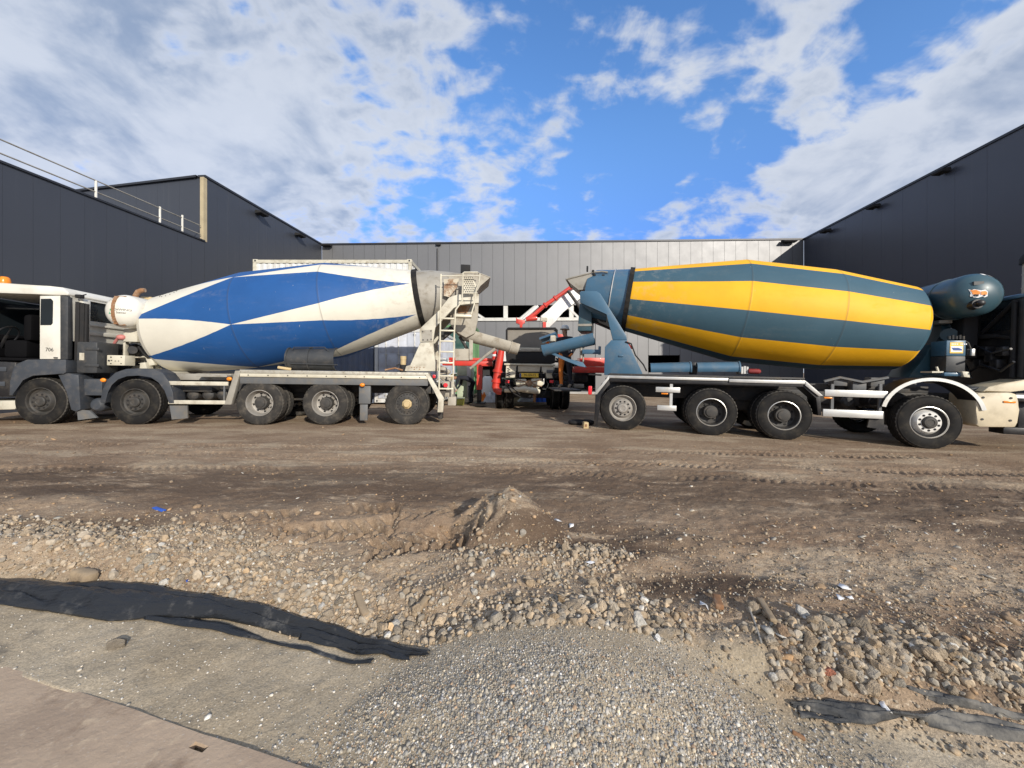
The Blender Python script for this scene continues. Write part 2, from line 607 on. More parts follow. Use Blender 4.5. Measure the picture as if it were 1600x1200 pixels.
def pile(x, y, cx, cy, rx, ry, h, sharp=1.15):
    d = np.sqrt(((x - cx) / rx) ** 2 + ((y - cy) / ry) ** 2)
    d = d * (1 + .09 * vnoise(x * 7, y * 7, 77))
    d = np.sqrt(d * d + .035) - .02
    return h * 1.12 * np.clip(1 - d, 0, 1) ** sharp


def heap_h(x, y):
    """the heap of washed gravel in the foreground"""
    d = np.sqrt(((x - .25) / (1.00 + .25 * sstep(1.6, 2.2, y))) ** 2 + ((y - 1.62) / np.where(y > 1.62, 1.75, .74)) ** 2)
    d = d * (1 + .16 * fbm(x * 3, y * 3, 31, 3))
    return .252 * np.clip(1 - d ** 1.7, 0, 1) ** 1.35


def height(x, y):
    near = sstep(.8, 4.0, y)
    h = np.interp(x, GX, GZ) * near
    t = toe(x)
    low = sstep(t + .42, t - .02, y)
    h = h - .085 * low
    bank = sstep(t - .02, t + .30, y) * sstep(t + 1.5, t + .45, y)
    h = h + bank * (.055 + .085 * fbm(x * 1.6, y * 2.2, 3, 3))
    rough = sstep(9, 2.6, y) * (1 - .75 * low)
    h = h + rough * (.040 * fbm(x * 1.1, y * 1.9, 5, 4) + .026 * fbm(x * 6, y * 7, 9, 4, .55))
    h = h + .018 * sstep(3, 6, y) * fbm(x * .35, y * 1.3, 21, 3)
    h = h + .006 * fbm(x * 19, y * 19, 15, 2, .5) * sstep(12, 1, y) * (1 - .7 * low)
    h = h + .010 * low * fbm(x * 5, y * 5, 41, 4)
    # the dug-out heap of soil with a steep side, and tyre prints beside it
    h = h + pile(x, y, -.05, 3.22, .46, .46, .335, .95) + pile(x, y, .16, 3.04, .34, .30, .13) + pile(x, y, -.62, 3.36, .55, .22, .085, .8) + .05 * pile(x, y, -.05, 3.2, .7, .6, 1.0, .5) * fbm(x * 7, y * 7, 88, 2) * .6
    h = h - .05 * sstep(.22, .02, np.abs(x + .42)) * sstep(.5, .1, np.abs(y - 3.2))
    h = h + rut(x, y, -1.45, 3.12, .22, 1.1, .42, .085, 0) + rut(x, y, -.62, 2.98, .42, 1.1, .40, .090, 1.3)
    h = h + rut(x, y, -.55, 3.52, .15, 1.2, .36, .070, .4) + rut(x, y, -2.3, 3.30, .22, .9, .38, .065, 2.0) + rut(x, y, -1.0, 3.62, .05, 1.2, .3, .055, 1.0) + rut(x, y, -1.0, 6.35, .015, 16, .42, .028, .3) + rut(x, y, 1.0, 5.55, -.03, 15, .40, .026, .9) + rut(x, y, -3.5, 4.85, .05, 9, .42, .026, 1.9) + rut(x, y, 4.0, 4.75, -.06, 8, .42, .024, 2.9)
    h = h + pile(x, y, .95, 2.62, .30, .22, .06) + pile(x, y, 1.32, 2.95, .45, .2, .05)
    h = np.maximum(h, heap_h(x, y) - .085)
    # bed of the road plate
    k = (y - 2.043) * 2.601 + (x + 3.13) * .72
    return h - .055 * sstep(-.03, -.15, k) * sstep(-.45, -.65, x)


def hz(x, y):
    return float(height(np.array([float(x)]), np.array([float(y)]))[0])


def gpt(px, py):
    """point of the ground seen at a pixel of the photograph"""
    k, e = (px - 800) / F, (py - HZ) / F
    Y = HC / e
    for _ in range(14):
        Y = .5 * Y + .5 * (HC - hz(k * Y, Y)) / e
    return Vector((k * Y, Y, hz(k * Y, Y)))


def make_ground():
    rows = [-400, -60, -15, -4, -1, 0.2, .6]
    py = 1330.0
    while True:
        Y = 816 / (py - HZ)
        if Y > 60:
            break
        rows.append(Y)
        py -= max(.45, min(1.55, 1.55 * 2.2 / max(Y, .1) ** .8)) if Y > 2 else 1.55
        if py < HZ + 9:
            break
    rows += [75, 110, 200, 450, 1200]
    t = np.linspace(-1.75, 1.75, 900)
    t = np.concatenate([[-60, -20, -8, -4, -2.8, -2.2], t, [2.2, 2.8, 4, 8, 20, 60]])
    Yr = np.array(rows)
    Y = np.repeat(Yr[:, None], len(t), 1)
    X = t[None, :] * (np.clip(Yr, 0, 1e9)[:, None] * .93 + .45)
    Z = height(X, Y)
    nr, nc = Y.shape
    co = np.stack([X, Y, Z], -1).reshape(-1, 3).astype(np.float32)
    i = np.arange(nr * nc).reshape(nr, nc)
    q = np.stack([i[:-1, :-1], i[:-1, 1:], i[1:, 1:], i[1:, :-1]], -1).reshape(-1, 4)
    me = bpy.data.meshes.new('ground')
    me.vertices.add(len(co))
    me.vertices.foreach_set('co', co.ravel())
    me.loops.add(q.size)
    me.loops.foreach_set('vertex_index', q.ravel().astype(np.int32))
    me.polygons.add(len(q))
    me.polygons.foreach_set('loop_start', np.arange(0, q.size, 4, dtype=np.int32))
    me.polygons.foreach_set('use_smooth', np.ones(len(q), bool))
    me.update(calc_edges=True)
    # soils: r = silty grey bottom, g = damp dark earth, b = pale dry dust
    x, y = co[:, 0], co[:, 1]
    tt = toe(x)
    silt = sstep(tt + .20, tt - .02, y + .10 * vnoise(x * 5, y * 5, 61))
    silt = np.maximum(silt, sstep(.0, .03, heap_h(x, y)) * sstep(1.98, 1.82, y + .08 * vnoise(x * 6, y * 6, 99)))
    damp = .80 * sstep(1.1, .25, np.abs(y - 4.35 + .30 * vnoise(x * .5, y * .5, 62) + .12 * x * (x > 3) * .4)) * sstep(-6, -3, x + 1.5 * vnoise(x, y, 63))
    damp = np.maximum(damp, .9 * sstep(.75, .2, np.hypot((x - .55 - .0 * y) / 2.2, (y - 2.95) / .55) + .35 * fbm(x * 2.0, y * 3, 64, 3)))
    damp = np.maximum(damp, 1.0 * sstep(.95, .35, np.hypot((x - 1.15) / .95, (y - 2.36) / .22) + .30 * fbm(x * 4, y * 5, 65, 3)))
    damp = np.maximum(damp, .9 * sstep(1, .3, np.hypot((x + 4.6) / 2.4, (y - 4.3) / .8) + .5 * fbm(x * 1.5, y * 2, 66, 3)))
    damp = np.maximum(damp, .7 * sstep(1, .3, np.hypot((x + 3.4) / 1.5, (y - 3.1) / .3) + .5 * fbm(x * 2.5, y * 3, 67, 3)))
    damp = np.maximum(damp, .8 * sstep(1, .3, np.hypot((x - 5.5) / 3.2, (y - 3.7) / .9) + .5 * fbm(x * 1.5, y * 2, 68, 3)))
    damp = np.maximum(damp, .85 * sstep(1, .3, np.hypot((x - 2.35) / .7, (y - 1.75) / .25) + .5 * fbm(x * 3.5, y * 4, 78, 3)))
    dry = sstep(.03, .35, fbm(x * .9, y * 3.0, 69, 4)) * sstep(3.2, 4.2, y) * .75
    dry = np.maximum(dry, .9 * sstep(tt, tt + .25, y) * sstep(tt + 1.05, tt + .5, y) * sstep(2.0, .4, x) * (.6 + .5 * vnoise(x * 3, y * 3, 70)))
    dry = np.maximum(dry, sstep(.5, .15, np.hypot((x + .05) / .8, (y - 3.2) / .7)) * .8)
    dry = np.maximum(dry, .75 * sstep(1, .4, np.hypot((x - 2.6) / 1.3, (y - 2.55) / .42) + .5 * fbm(x * 3, y * 3, 71, 3)))
    col = np.stack([silt, np.clip(damp, 0, 1), np.clip(dry, 0, 1), np.ones_like(silt)], -1).astype(np.float32)
    at = me.color_attributes.new('soil', 'FLOAT_COLOR', 'POINT')
    at.data.foreach_set('color', col.ravel())
    m, t_, p = new_mat('earth')
    a = t_.n('ShaderNodeAttribute', attribute_name='soil')
    sp = t_.n('ShaderNodeSeparateColor', {0: a.outputs['Color']})
    pos = t_.n('ShaderNodeTexCoord').outputs['Object']
    strx = t_.n('ShaderNodeMapping', {'Vector': pos, 'Scale': (.45, 1.6, 1), 'Rotation': (0, 0, R(4))}).outputs[0]
    n1 = t_.noise(pos, 1.1, 8, .62)
    n2 = t_.noise(strx, 3.2, 9, .68)
    n3 = t_.noise(pos, 24, 6, .62)
    n4 = t_.noise(pos, 110, 3, .6)
    c = t_.mix(t_.ramp(n1, .3, .7), (.225, .152, .098), (.335, .245, .165))
    c = t_.mix(t_.ramp(n2, .55, .72, 0, .6), c, (.52, .42, .30))
    flk = t_.n('ShaderNodeMapping', {'Vector': pos, 'Scale': (.55, 1.25, 1), 'Rotation': (0, 0, R(-5))}).outputs[0]
    fk = t_.m('MULTIPLY', t_.ramp(t_.noise(flk, 30, 4, .62), .585, .66), t_.ramp(n2, .38, .60, .12, 1.0))
    dk = t_.ramp(t_.noise(flk, 19, 5, .66), .57, .68, 0, .55)
    c = t_.mix(dk, c, (.115, .075, .048))
    c = t_.mix(t_.m('MULTIPLY', sp.outputs[2], t_.ramp(n3, .30, .58)), c, (.46, .365, .255))
    dmp = t_.m('MULTIPLY', sp.outputs[1], t_.ramp(n2, .72, .48))
    c = t_.mix(t_.m('MULTIPLY', dmp, .92), c, (.088, .058, .038))
    c = t_.mix(t_.m('MULTIPLY', t_.ramp(n3, .60, .74), .45), c, (.50, .42, .31))
    c = t_.mix(t_.m('MULTIPLY', fk, t_.m('SUBTRACT', .80, t_.m('MULTIPLY', dmp, .62))), c, (.58, .48, .355))
    sil = t_.mix(t_.ramp(n1, .35, .65), (.335, .270, .185), (.450, .375, .270))
    sil = t_.mix(t_.ramp(t_.noise(pos, 3.3, 6, .6), .58, .72, 0, .7), sil, (.13, .115, .095))
    sil = t_.mix(t_.ramp(t_.noise(pos, 60, 3, .5), .68, .74, 0, .8), sil, (.62, .60, .55))
    c = t_.mix(sp.outputs[0], c, sil)
    c = t_.mix(1.0, c, t_.mix(t_.ramp(n4, .25, .75), (.72, .72, .72), (1.22, 1.22, 1.22)), 'MULTIPLY')
    t_.set(p, 'Base Color', c)
    t_.set(p, 'Roughness', t_.m('SUBTRACT', .95, t_.m('MULTIPLY', dmp, .22)))
    t_.set(p, 'Specular IOR Level', .25)
    hgt = t_.m('ADD', t_.m('MULTIPLY', n3, t_.ramp(sp.outputs[0], 0, 1, .020, .006)), t_.m('MULTIPLY', n4, t_.ramp(sp.outputs[0], 0, 1, .006, .003)))
    b = t_.n('ShaderNodeBump', {'Strength': .85, 'Distance': 1.0, 'Height': hgt})
    t_.set(p, 'Normal', b)
    me.materials.append(m)
    o = bpy.data.objects.new('ground', me)
    COL.objects.link(o)
    return kind(o, 'structure')


make_ground()


# ------------------------------------------------------------------ the three halls
def panel_wall(mb, p0, p1, z0, z1, side, wd=1.15, th=.10, gap=.007, back=True, tilt=.0012, rec=.35):
    """cladding panels between (u, v) points p0, p1; side = +1/-1 picks the outer face"""
    a, b = Vector((p0[0], p0[1], 0)), Vector((p1[0], p1[1], 0))
    L = (b - a).length
    e = (b - a) / L
    nrm = Vector((-e.y, e.x, 0)) * side
    n = max(1, round(L / wd))
    st = L / n
    for i in range(n):
        q0, q1 = a + e * (i * st + gap / 2), a + e * ((i + 1) * st - gap / 2)
        d0, d1 = random.uniform(-1, 1) * tilt * st, random.uniform(-1, 1) * tilt * st
        o0, o1 = q0 + nrm * d0, q1 + nrm * d1
        i0, i1 = q0 - nrm * th, q1 - nrm * th
        lo, hi = Vector((0, 0, z0)), Vector((0, 0, z1))
        A, B, Cc, D = o0 + lo, o1 + lo, i1 + lo, i0 + lo
        E, Fv, G, H_ = o0 + hi, o1 + hi, i1 + hi, i0 + hi
        v = [mb.bm.verts.new(x) for x in (A, B, Cc, D, E, Fv, G, H_)]
        for f in [(0, 1, 2, 3), (4, 7, 6, 5), (0, 4, 5, 1), (1, 5, 6, 2), (2, 6, 7, 3), (3, 7, 4, 0)]:
            mb.bm.faces.new([v[k] for k in f])
    if back:
        q = [a - nrm * (th * rec), b - nrm * (th * rec), b - nrm * (th * 1.6), a - nrm * (th * 1.6)]
        v = [mb.bm.verts.new(x + Vector((0, 0, zz_))) for zz_ in (z0 + .01, z1 - .01) for x in q]
        for f in [(0, 1, 2, 3), (4, 7, 6, 5), (0, 4, 5, 1), (1, 5, 6, 2), (2, 6, 7, 3), (3, 7, 4, 0)]:
            mb.bm.faces.new([v[k] for k in f])
    return mb


def lamp(parent, u, v, z, out, along, sz=.34):
    """a small dark wall lamp: bracket and slanted head"""
    mb = MB()
    o, a = Vector(out), Vector(along)
    up = Vector((0, 0, 1))
    c = Vector((u, v, z))
    for (pts, w_) in (([(0, -.05), (0, .05), (.10, .05), (.10, -.05)], .06), ([(.06, .02), (.10, .09), (.42, .03), (.40, -.05), (.10, -.07)], sz)):
        A = [mb.bm.verts.new(c + o * p + up * q - a * w_) for p, q in pts]
        B = [mb.bm.verts.new(c + o * p + up * q + a * w_) for p, q in pts]
        n = len(pts)
        mb.bm.faces.new(A)
        mb.bm.faces.new(B[::-1])
        for i in range(n):
            mb.bm.faces.new([A[i], B[i], B[(i + 1) % n], A[(i + 1) % n]])
    return mb.build('wall_lamp', M['blackmatt'], parent, 20)


# back hall
HB = Fr(-12.52, 25.3, math.atan2(24.3 - 25.3, 18.46 + 12.52))
LB = math.hypot(18.46 + 12.52, 1.0)
ZT = 9.75
bh = HB.thing('warehouse_hall', 'silver grey clad hall across the back of the yard, with a dark open ground floor', 'hall')
zg0, zg1 = HB.P(800, 499).z, HB.P(800, 477).z
zo = HB.P(800, 563).z
ug0, ug1 = HB.P(690, 500).x, HB.P(930, 500).x
uo1 = HB.P(951, 560).x
mb = panel_wall(MB(), (0, 0), (LB, 0), zg1, ZT, -1, wd=.71, gap=.014)
mb.build('upper_cladding', M['panel_back'], bh, 0)
mb = panel_wall(MB(), (ug0, .02), (ug1, .02), zo, zg0, -1, wd=.71, gap=.014)
panel_wall(mb, (0, .02), (ug0 - .02, .02), zo, zg1 - .015, -1, wd=.71, gap=.014)
mb.build('lower_cladding', M['panel_back'], bh, 0)
mb = MB()
hx0, hx1 = HB.P(1013, 560).x, HB.P(1063, 560).x
zh0, zh1 = HB.P(1038, 582).z, HB.P(1038, 555).z
panel_wall(mb, (ug1 + .02, .02), (hx0, .02), 0, zg1 - .015, -1, wd=.71, gap=.014)
panel_wall(mb, (hx0 + .01, .02), (hx1 - .01, .02), zh1, zg1 - .015, -1, wd=.71, gap=.014)
panel_wall(mb, (hx0 + .01, .02), (hx1 - .01, .02), 0, zh0, -1)
panel_wall(mb, (hx1, .02), (LB, .02), 0, zg1 - .015, -1, wd=.71, gap=.014)
mb.build('side_cladding', M['panel_back'], bh, 0)
mb = MB().box((-.1, -.06, ZT), (LB + .1, .35, ZT + .10))
mb.build('roof_coping', M['trim'], bh, 0)
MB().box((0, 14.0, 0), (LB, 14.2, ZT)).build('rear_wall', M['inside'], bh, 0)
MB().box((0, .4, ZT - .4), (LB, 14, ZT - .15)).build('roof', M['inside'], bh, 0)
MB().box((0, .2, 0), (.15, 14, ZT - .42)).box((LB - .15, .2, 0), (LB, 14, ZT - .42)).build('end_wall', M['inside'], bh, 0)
MB().box((.2, -.35, -.02), (LB - .2, 13.9, .115)).build('floor_slab', M['slab'], bh, 0)
mb = MB().box((ug0 - .4, -.07, zg0 - .10), (ug1 + .4, .02, zg0 + .10))
mb.build('sill_beam', M['beam'], bh, 0)
for px in (790, 893):
    q = HB.P(px, 490)
    MB().box((q.x - .14, .05, zg0 + .102), (q.x + .14, .2, zg1 + .3)).build('post', M['beam'], bh, 0)
for a, b in (((742, 489), (759, 500)), ((838, 477), (812, 499)), ((884, 477), (906, 499))):
    A, B = HB.P(*a, .12), HB.P(*b, .12)
    MB().tube([A, B], .10, 6).build('brace', M['beam'], bh, 30)
# the dark row of things standing under the far roof, behind the opening
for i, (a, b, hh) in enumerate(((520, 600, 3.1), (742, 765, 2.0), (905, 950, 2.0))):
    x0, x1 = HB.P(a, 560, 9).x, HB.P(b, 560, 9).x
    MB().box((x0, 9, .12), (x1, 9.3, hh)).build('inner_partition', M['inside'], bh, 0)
mb = MB().tube([HB.P(683, 388, -.07), HB.P(683, 470, -.07)], .025, 6)
mb.build('down_cable', M['blackmatt'], bh)
MB().box(*HB.bx(681, 379, 688, 383, -.15, .2)).build('roof_sensor', M['blackmatt'], bh, 0)
q = HB.P(513, 385)
lamp(bh, q.x, -.01, q.z, (0, -1, 0), (1, 0, 0), .30)
q = HB.P(1229, 379)
lamp(bh, q.x, -.01, q.z, (0, -1, 0), (1, 0, 0), .40)

# left hall: tall far block, lower near part with a guard rail
HL = Fr(-13.2, 16.5, math.atan2(-8.8, -.68) + math.pi * 0)
HL = Fr(-13.2, 16.5, math.atan2(-.9970, -.0773))
lh = HL.thing('warehouse_hall', 'dark anthracite hall on the left with a stepped roof and a guard rail', 'hall')
uc = -math.hypot(.68, 8.8) + .02
ZL = HL.P(320, 378).z
mb = panel_wall(MB(), (uc, 0), (0, 0), 0, ZT, 1, wd=.62, gap=.005, rec=.06)
mb.build('tall_cladding', M['panel_dark'], lh, 0)
mb = panel_wall(MB(), (.01, 0), (15.5, 0), 0, ZL, 1, wd=.62, gap=.005, rec=.06)
mb.build('low_cladding', M['panel_dark'], lh, 0)
mb = panel_wall(MB(), (-.02, -.16), (-1.6, -14.2), ZL - .5, ZT, 1)
mb.build('return_cladding', M['panel_dark'], lh, 0)
MB().box((uc, -.30, ZT), (.03, .05, ZT + .09)).box((.035, -.30, ZL), (15.5, .05, ZL + .06)).build('roof_coping', M['trim'], lh, 0)
mb = MB()
a, b = Vector((.06, -.36, ZT + .001)), Vector((-1.55, -14.2, ZT + .001))
mb.poly([a, b, b + Vector((-.35, 0, 0)), a + Vector((-.35, 0, 0))])
mb.poly([a, b, b + Vector((0, 0, .09)), a + Vector((0, 0, .09))])
mb.poly([a + Vector((0, 0, .09)), b + Vector((0, 0, .09)), b + Vector((-.35, 0, .09)), a + Vector((-.35, 0, .09))])
mb.build('return_coping', M['trim'], lh, 0)
MB().box((.02, -.15, ZL + .02), (.075, .012, ZT - .02)).box((-.10, .004, ZL + .02), (.018, .014, ZT - .02)).build('corner_strip', M['tanstrip'], lh, 0)
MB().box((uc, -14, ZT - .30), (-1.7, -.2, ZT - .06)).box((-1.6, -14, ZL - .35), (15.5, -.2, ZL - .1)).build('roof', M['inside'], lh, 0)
for px, py in ((402, 334), (463, 368)):
    q = HL.V(px, py)
    u = HL.P(px, py).x
    # the wall is seen almost edge on: solve u on v = 0
    lamp(lh, u, .01, HL.P(px, py).z, (0, 1, 0), (1, 0, 0), .28)
gr = HL.thing('guard_rail', 'thin roof edge guard rail of two tubes on white posts along the lower left roof', 'guard rail')
for pa, pb in (((149, 283), (150, 312)), ((250, 324), (250, 352)), ((285, 337), (285, 366))):
    A, B = HL.P(*pa, -.06), HL.P(*pb, -.06)
    MB().cyl((B.x, -.06, ZL + .02), (B.x, -.06, A.z + .02), .035, n=8).build('post', M['white'], gr)
for ln in ([(-60, 196), (0, 221.7), (149, 284), (250, 324), (285, 338), (313, 349)], [(-60, 213), (0, 239), (150, 301), (250, 341), (285, 355), (313, 366)]):
    pts = [HL.P(a, b, -.06) for a, b in ln]
    z = sum(p.z for p in pts) / len(pts)
    MB().tube([(pts[-1].x, -.06, z), (15.0, -.06, z)], .022, 6).build('rail', M['greybeige'], gr)

# right hall
HR = Fr(18.46, 24.3, math.atan2(-.9963, -.0854))
rh = HR.thing('warehouse_hall', 'dark anthracite hall on the right with three lamps under its roof edge', 'hall')
mb = panel_wall(MB(), (.02, 0), (14.6, 0), -.4, ZT, -1, gap=.006, tilt=.0004)
mb.build('cladding', M['panel_right'], rh, 0)
MB().box((.0, -.05, ZT), (14.65, .35, ZT + .09)).build('roof_coping', M['trim'], rh, 0)
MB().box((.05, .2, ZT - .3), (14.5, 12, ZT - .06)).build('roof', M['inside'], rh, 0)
MB().box((14.4, .2, -.4), (14.55, 12, ZT - .31)).build('end_wall', M['panel_dark'], rh, 0)
for px, py in ((1481, 268), (1373, 323), (1297, 361)):
    q = HR.P(px, py)
    lamp(rh, q.x, -.01, q.z, (0, -1, 0), (1, 0, 0), .22)
# ------------------------------------------------------------------ wheels
RW = .52


def tyre_mesh(wd, mats):
    prof = [(.292, .05), (.30, .022), (.335, .004), (.39, -.004), (.44, .004), (.472, .016), (.478, .012), (.498, .030), (.512, .048), (RW, .062)]
    nl = len(prof)
    k = 4
    for i in range(1, k + 1):
        y = .062 + (wd - .124) * i / (k + 1)
        prof += [(RW, y - .011), (RW - .014, y - .008), (RW - .014, y + .008), (RW, y + .011)]
    prof += [(RW, wd - .062), (.512, wd - .048), (.478, wd - .012), (.39, wd), (.30, wd - .02), (.292, wd - .05)]
    n = 120

    def mod(i, j):
        r = prof[j][0]
        return -.012 if (i % 3 == 0 and r >= .511 and (j <= nl or j >= len(prof) - 6)) else 0.0
    mb = MB()
    mb.lathe(prof[:8], (0, 0, 0), (0, 1, 0), n)
    mb.lathe(prof[7:9], (0, 0, 0), (0, 1, 0), n, mod=lambda i, j: mod(i, j + 7), mi=1)
    mb.lathe(prof[8:], (0, 0, 0), (0, 1, 0), n, mod=lambda i, j: mod(i, j + 8))
    o = mb.build('tyre', [mats, M['shoulder']], None, 28)
    return o


def rim_mesh(kind_, mat, holes=10, well=None, disc=None):
    mb = MB()
    if kind_ == 'dish':
        prof = [(.296, .05), (.300, .018), (.288, .014), (.280, .03), (.272, .05), (.262, .15), (.245, .175), (.20, .19), (.15, .19), (.15, .19)]
        hr, hy, hs = .215, .184, .026
    elif kind_ == 'front':
        prof = [(.296, .05), (.300, .018), (.288, .014), (.280, .03), (.270, .07), (.235, .10), (.220, .085), (.195, .030), (.185, .022), (.12, .020), (.115, .03)]
        hr, hy, hs = .152, .019, .021
    else:
        prof = [(.296, .05), (.300, .018), (.288, .014), (.280, .03), (.268, .05), (.255, .052), (.20, .040), (.16, .030), (.12, .03)]
        hr, hy, hs = .228, .044, .016
    mb.lathe(prof[:4], (0, 0, 0), (0, 1, 0), 64)
    k = {'dish': 10, 'front': 6, 'trail': 5}[kind_]
    mb.lathe(prof[3:k], (0, 0, 0), (0, 1, 0), 64, mi=3)
    if k < len(prof):
        mb.lathe(prof[k - 1:], (0, 0, 0), (0, 1, 0), 64, mi=4)
    for i in range(holes):
        a = 2 * math.pi * i / holes
        c = Vector((hr * math.cos(a), hy, hr * math.sin(a)))
        mb.cyl(c + Vector((0, -.004, 0)), c + Vector((0, .03, 0)), hs, n=10, mi=1)
    if kind_ != 'front':
        for i in range(10):
            a = 2 * math.pi * (i + .5) / 10
            y = .19 if kind_ == 'dish' else .03
            c = Vector((.168 * math.cos(a), y, .168 * math.sin(a)))
            mb.cyl(c + Vector((0, -.03, 0)), c, .013, n=6, mi=2)
    return mb.build('wheel', [mat, M['blackmatt'], M['chassis'], well or mat, disc or mat], None, 30)


def hub_mesh(kind_, mat):
    mb = MB()
    if kind_ == 'dish':
        prof = [(.15, .20), (.148, .10), (.135, .075), (.10, .070), (.095, .05), (.06, .045), (0, .045)]
    elif kind_ == 'front':
        prof = [(.118, .05), (.112, -.005), (.095, -.022), (.06, -.026), (.05, -.018), (0, -.018)]
    else:
        prof = [(.12, .04), (.115, .0), (.085, -.01), (.08, -.05), (.065, -.062), (0, -.062)]
    mb.lathe(prof, (0, 0, 0), (0, 1, 0), 24 if kind_ != 'trail' else 8)
    return mb.build('hub', mat, None, 30)


def make_wheel(parent, loc, kind_, rimmat, hubmat, tyremat, wd=.31, holes=10, flip=False, well=None, disc=None):
    w_ = rim_mesh(kind_, rimmat, holes, well, disc)
    w_.parent = parent
    w_.location = loc
    t = tyre_mesh(wd, tyremat)
    t.parent = w_
    h = hub_mesh(kind_, hubmat)
    h.parent = w_
    w_.rotation_euler = (0, random.uniform(0, 6), math.pi if flip else 0)
    return w_


def axle_tube(parent, u, v0, v1):
    MB().cyl((u, v0, RW - .01), (u, v1, RW - .01), .09, n=12).box((u - .16, (v0 + v1) / 2 - .2, RW - .2), (u + .16, (v0 + v1) / 2 + .2, RW + .2), .07).build('axle', M['chassis'], parent)


def arch_pts(fr, pts, v):
    return fr.pp(pts, v)


# ------------------------------------------------------------------ the drum material
def drum_mat(name, ca, cb, mode, stops, phase, seams, soil, rear=.25):
    m, t, p = new_mat(name)
    uv = t.n('ShaderNodeUVMap').outputs[0]
    obj = t.n('ShaderNodeTexCoord').outputs['Object']
    sp = t.n('ShaderNodeSeparateXYZ', {0: uv})
    fr_ = t.m('FRACT', t.m('ADD', t.m('MULTIPLY', sp.outputs[0], 6.0), phase))
    tri = t.m('MULTIPLY', t.m('ABSOLUTE', t.m('SUBTRACT', fr_, .5)), 2.0)
    cr = t.n('ShaderNodeValToRGB', {0: sp.outputs[1]})
    el = cr.color_ramp.elements
    while len(el) < len(stops):
        el.new(.5)
    for e, (po, va) in zip(el, stops):
        e.position = po
        e.color = (va, va, va, 1)
    wob = t.m('MULTIPLY', t.m('SUBTRACT', t.noise(obj, 6, 3), .5), .008)
    on = t.ramp(t.m('SUBTRACT', t.m('ADD', cr.outputs[0], wob), tri), -.004, .004)
    n1 = t.noise(obj, .9, 5, .6)
    A = t.mix(t.ramp(n1, .3, .7), tuple(x * .9 for x in ca), tuple(x * 1.07 for x in ca))
    B = t.mix(t.ramp(n1, .3, .7), tuple(x * .92 for x in cb), tuple(min(1, x * 1.06) for x in cb))
    c = t.mix(on, B, A)
    # rubbed and cement-dusted patches, streaks running round the drum
    stv = t.n('ShaderNodeMapping', {'Vector': obj, 'Scale': (.55, 2.4, 2.4)}).outputs[0]
    f = t.m('MULTIPLY', t.ramp(t.noise(stv, 1.6, 8, .68), .52, .80), t.ramp(t.noise(obj, 17, 5, .65), .35, .62))
    c = t.mix(t.m('MULTIPLY', f, soil), c, (.40, .36, .29))
    rs = t.m('MULTIPLY', t.ramp(sp.outputs[1], .70, 1.0), t.ramp(t.noise(obj, 5.5, 7, .68), .48, .66))
    c = t.mix(t.m('MULTIPLY', rs, rear), c, (.40, .37, .31))
    sc = t.n('ShaderNodeTexNoise', {'Vector': t.n('ShaderNodeMapping', {'Vector': obj, 'Scale': (9, 2.2, 2.2)}).outputs[0], 'Scale': 3.0, 'Detail': 3.0, 'Roughness': .6}).outputs[0]
    c = t.mix(t.ramp(sc, .735, .755, 0, .75), c, (.46, .44, .38))
    hgt = t.m('MULTIPLY', t.noise(obj, 2.2, 3), .010)
    for q in seams:
        d = t.m('ABSOLUTE', t.m('SUBTRACT', sp.outputs[1], q))
        k = t.ramp(d, .0035, .0010)
        c = t.mix(t.m('MULTIPLY', k, .35), c, (.05, .05, .05))
        hgt = t.m('ADD', hgt, t.m('MULTIPLY', t.ramp(d, .006, .001), .006))
    t.set(p, 'Base Color', c)
    t.set(p, 'Roughness', t.m('ADD', .58, t.m('MULTIPLY', f, .30)))
    t.set(p, 'Specular IOR Level', .38)
    t.set(p, 'Coat Roughness', .12)
    b = t.n('ShaderNodeBump', {'Strength': .5, 'Distance': 1.0, 'Height': hgt})
    t.set(p, 'Normal', b)
    return m


def drum(fr, parent, a, b, v, prof_px, mat, endmat):
    """a, b: axis pixels at the dished end and at the ring; prof_px: (fraction along, radius px)"""
    A, B = fr.P(*a, v), fr.P(*b, v)
    ax = (B - A)
    L = ax.length
    axn = ax.normalized()
    prof = []
    for t_, rp in prof_px:
        px = a[0] + (b[0] - a[0]) * t_
        c = A + axn * L * t_
        prof.append((rp * fr.m(px, v), L * t_))
    # finer rings along each straight cone keep the outline crisp
    up = Vector((0, 0, 1))
    up = (up - axn * up.dot(axn)).normalized()
    mb = MB(uv=True)
    # angle 0 faces the camera (-v), rising towards the top
    mb.lathe(prof, A, axn, 96, up=Vector((0, -1, 0)), side=up)
    o = mb.build('drum', [mat], parent, 12)
    return o, A, axn, L, prof


# ================================================================== LEFT MIXER
FL = Fr(-5.80, 8.81, R(6.3), .150, -.0165)
lt = FL.thing('concrete_mixer_truck', 'white cabbed concrete mixer truck with blue and white diamond patterned drum', 'mixer truck')
WL = {k: FL.P(px, 600).x for k, px in (('a', 61), ('b', 209), ('c', 404), ('d', 507), ('e', 635))}
wf = make_wheel(lt, (WL['a'], 0, RW - .012), 'front', M['rimdark'], M['rimdark'], M['rubber'], .33)
copy_of(wf, lt, (WL['b'], 0, RW - .012), (0, 2.1, 0))
for k in 'ab':
    copy_of(wf, lt, (WL[k], 2.42, RW - .012), (0, .4, math.pi))
    axle_tube(lt, WL[k], .3, 2.1)
wr = make_wheel(lt, (WL['c'], .0, RW - .012), 'dish', M['rimgrey'], M['rimdark'], M['rubberdust'], .29, 8)
copy_of(wr, lt, (WL['d'], .0, RW - .012), (0, 1.1, 0))
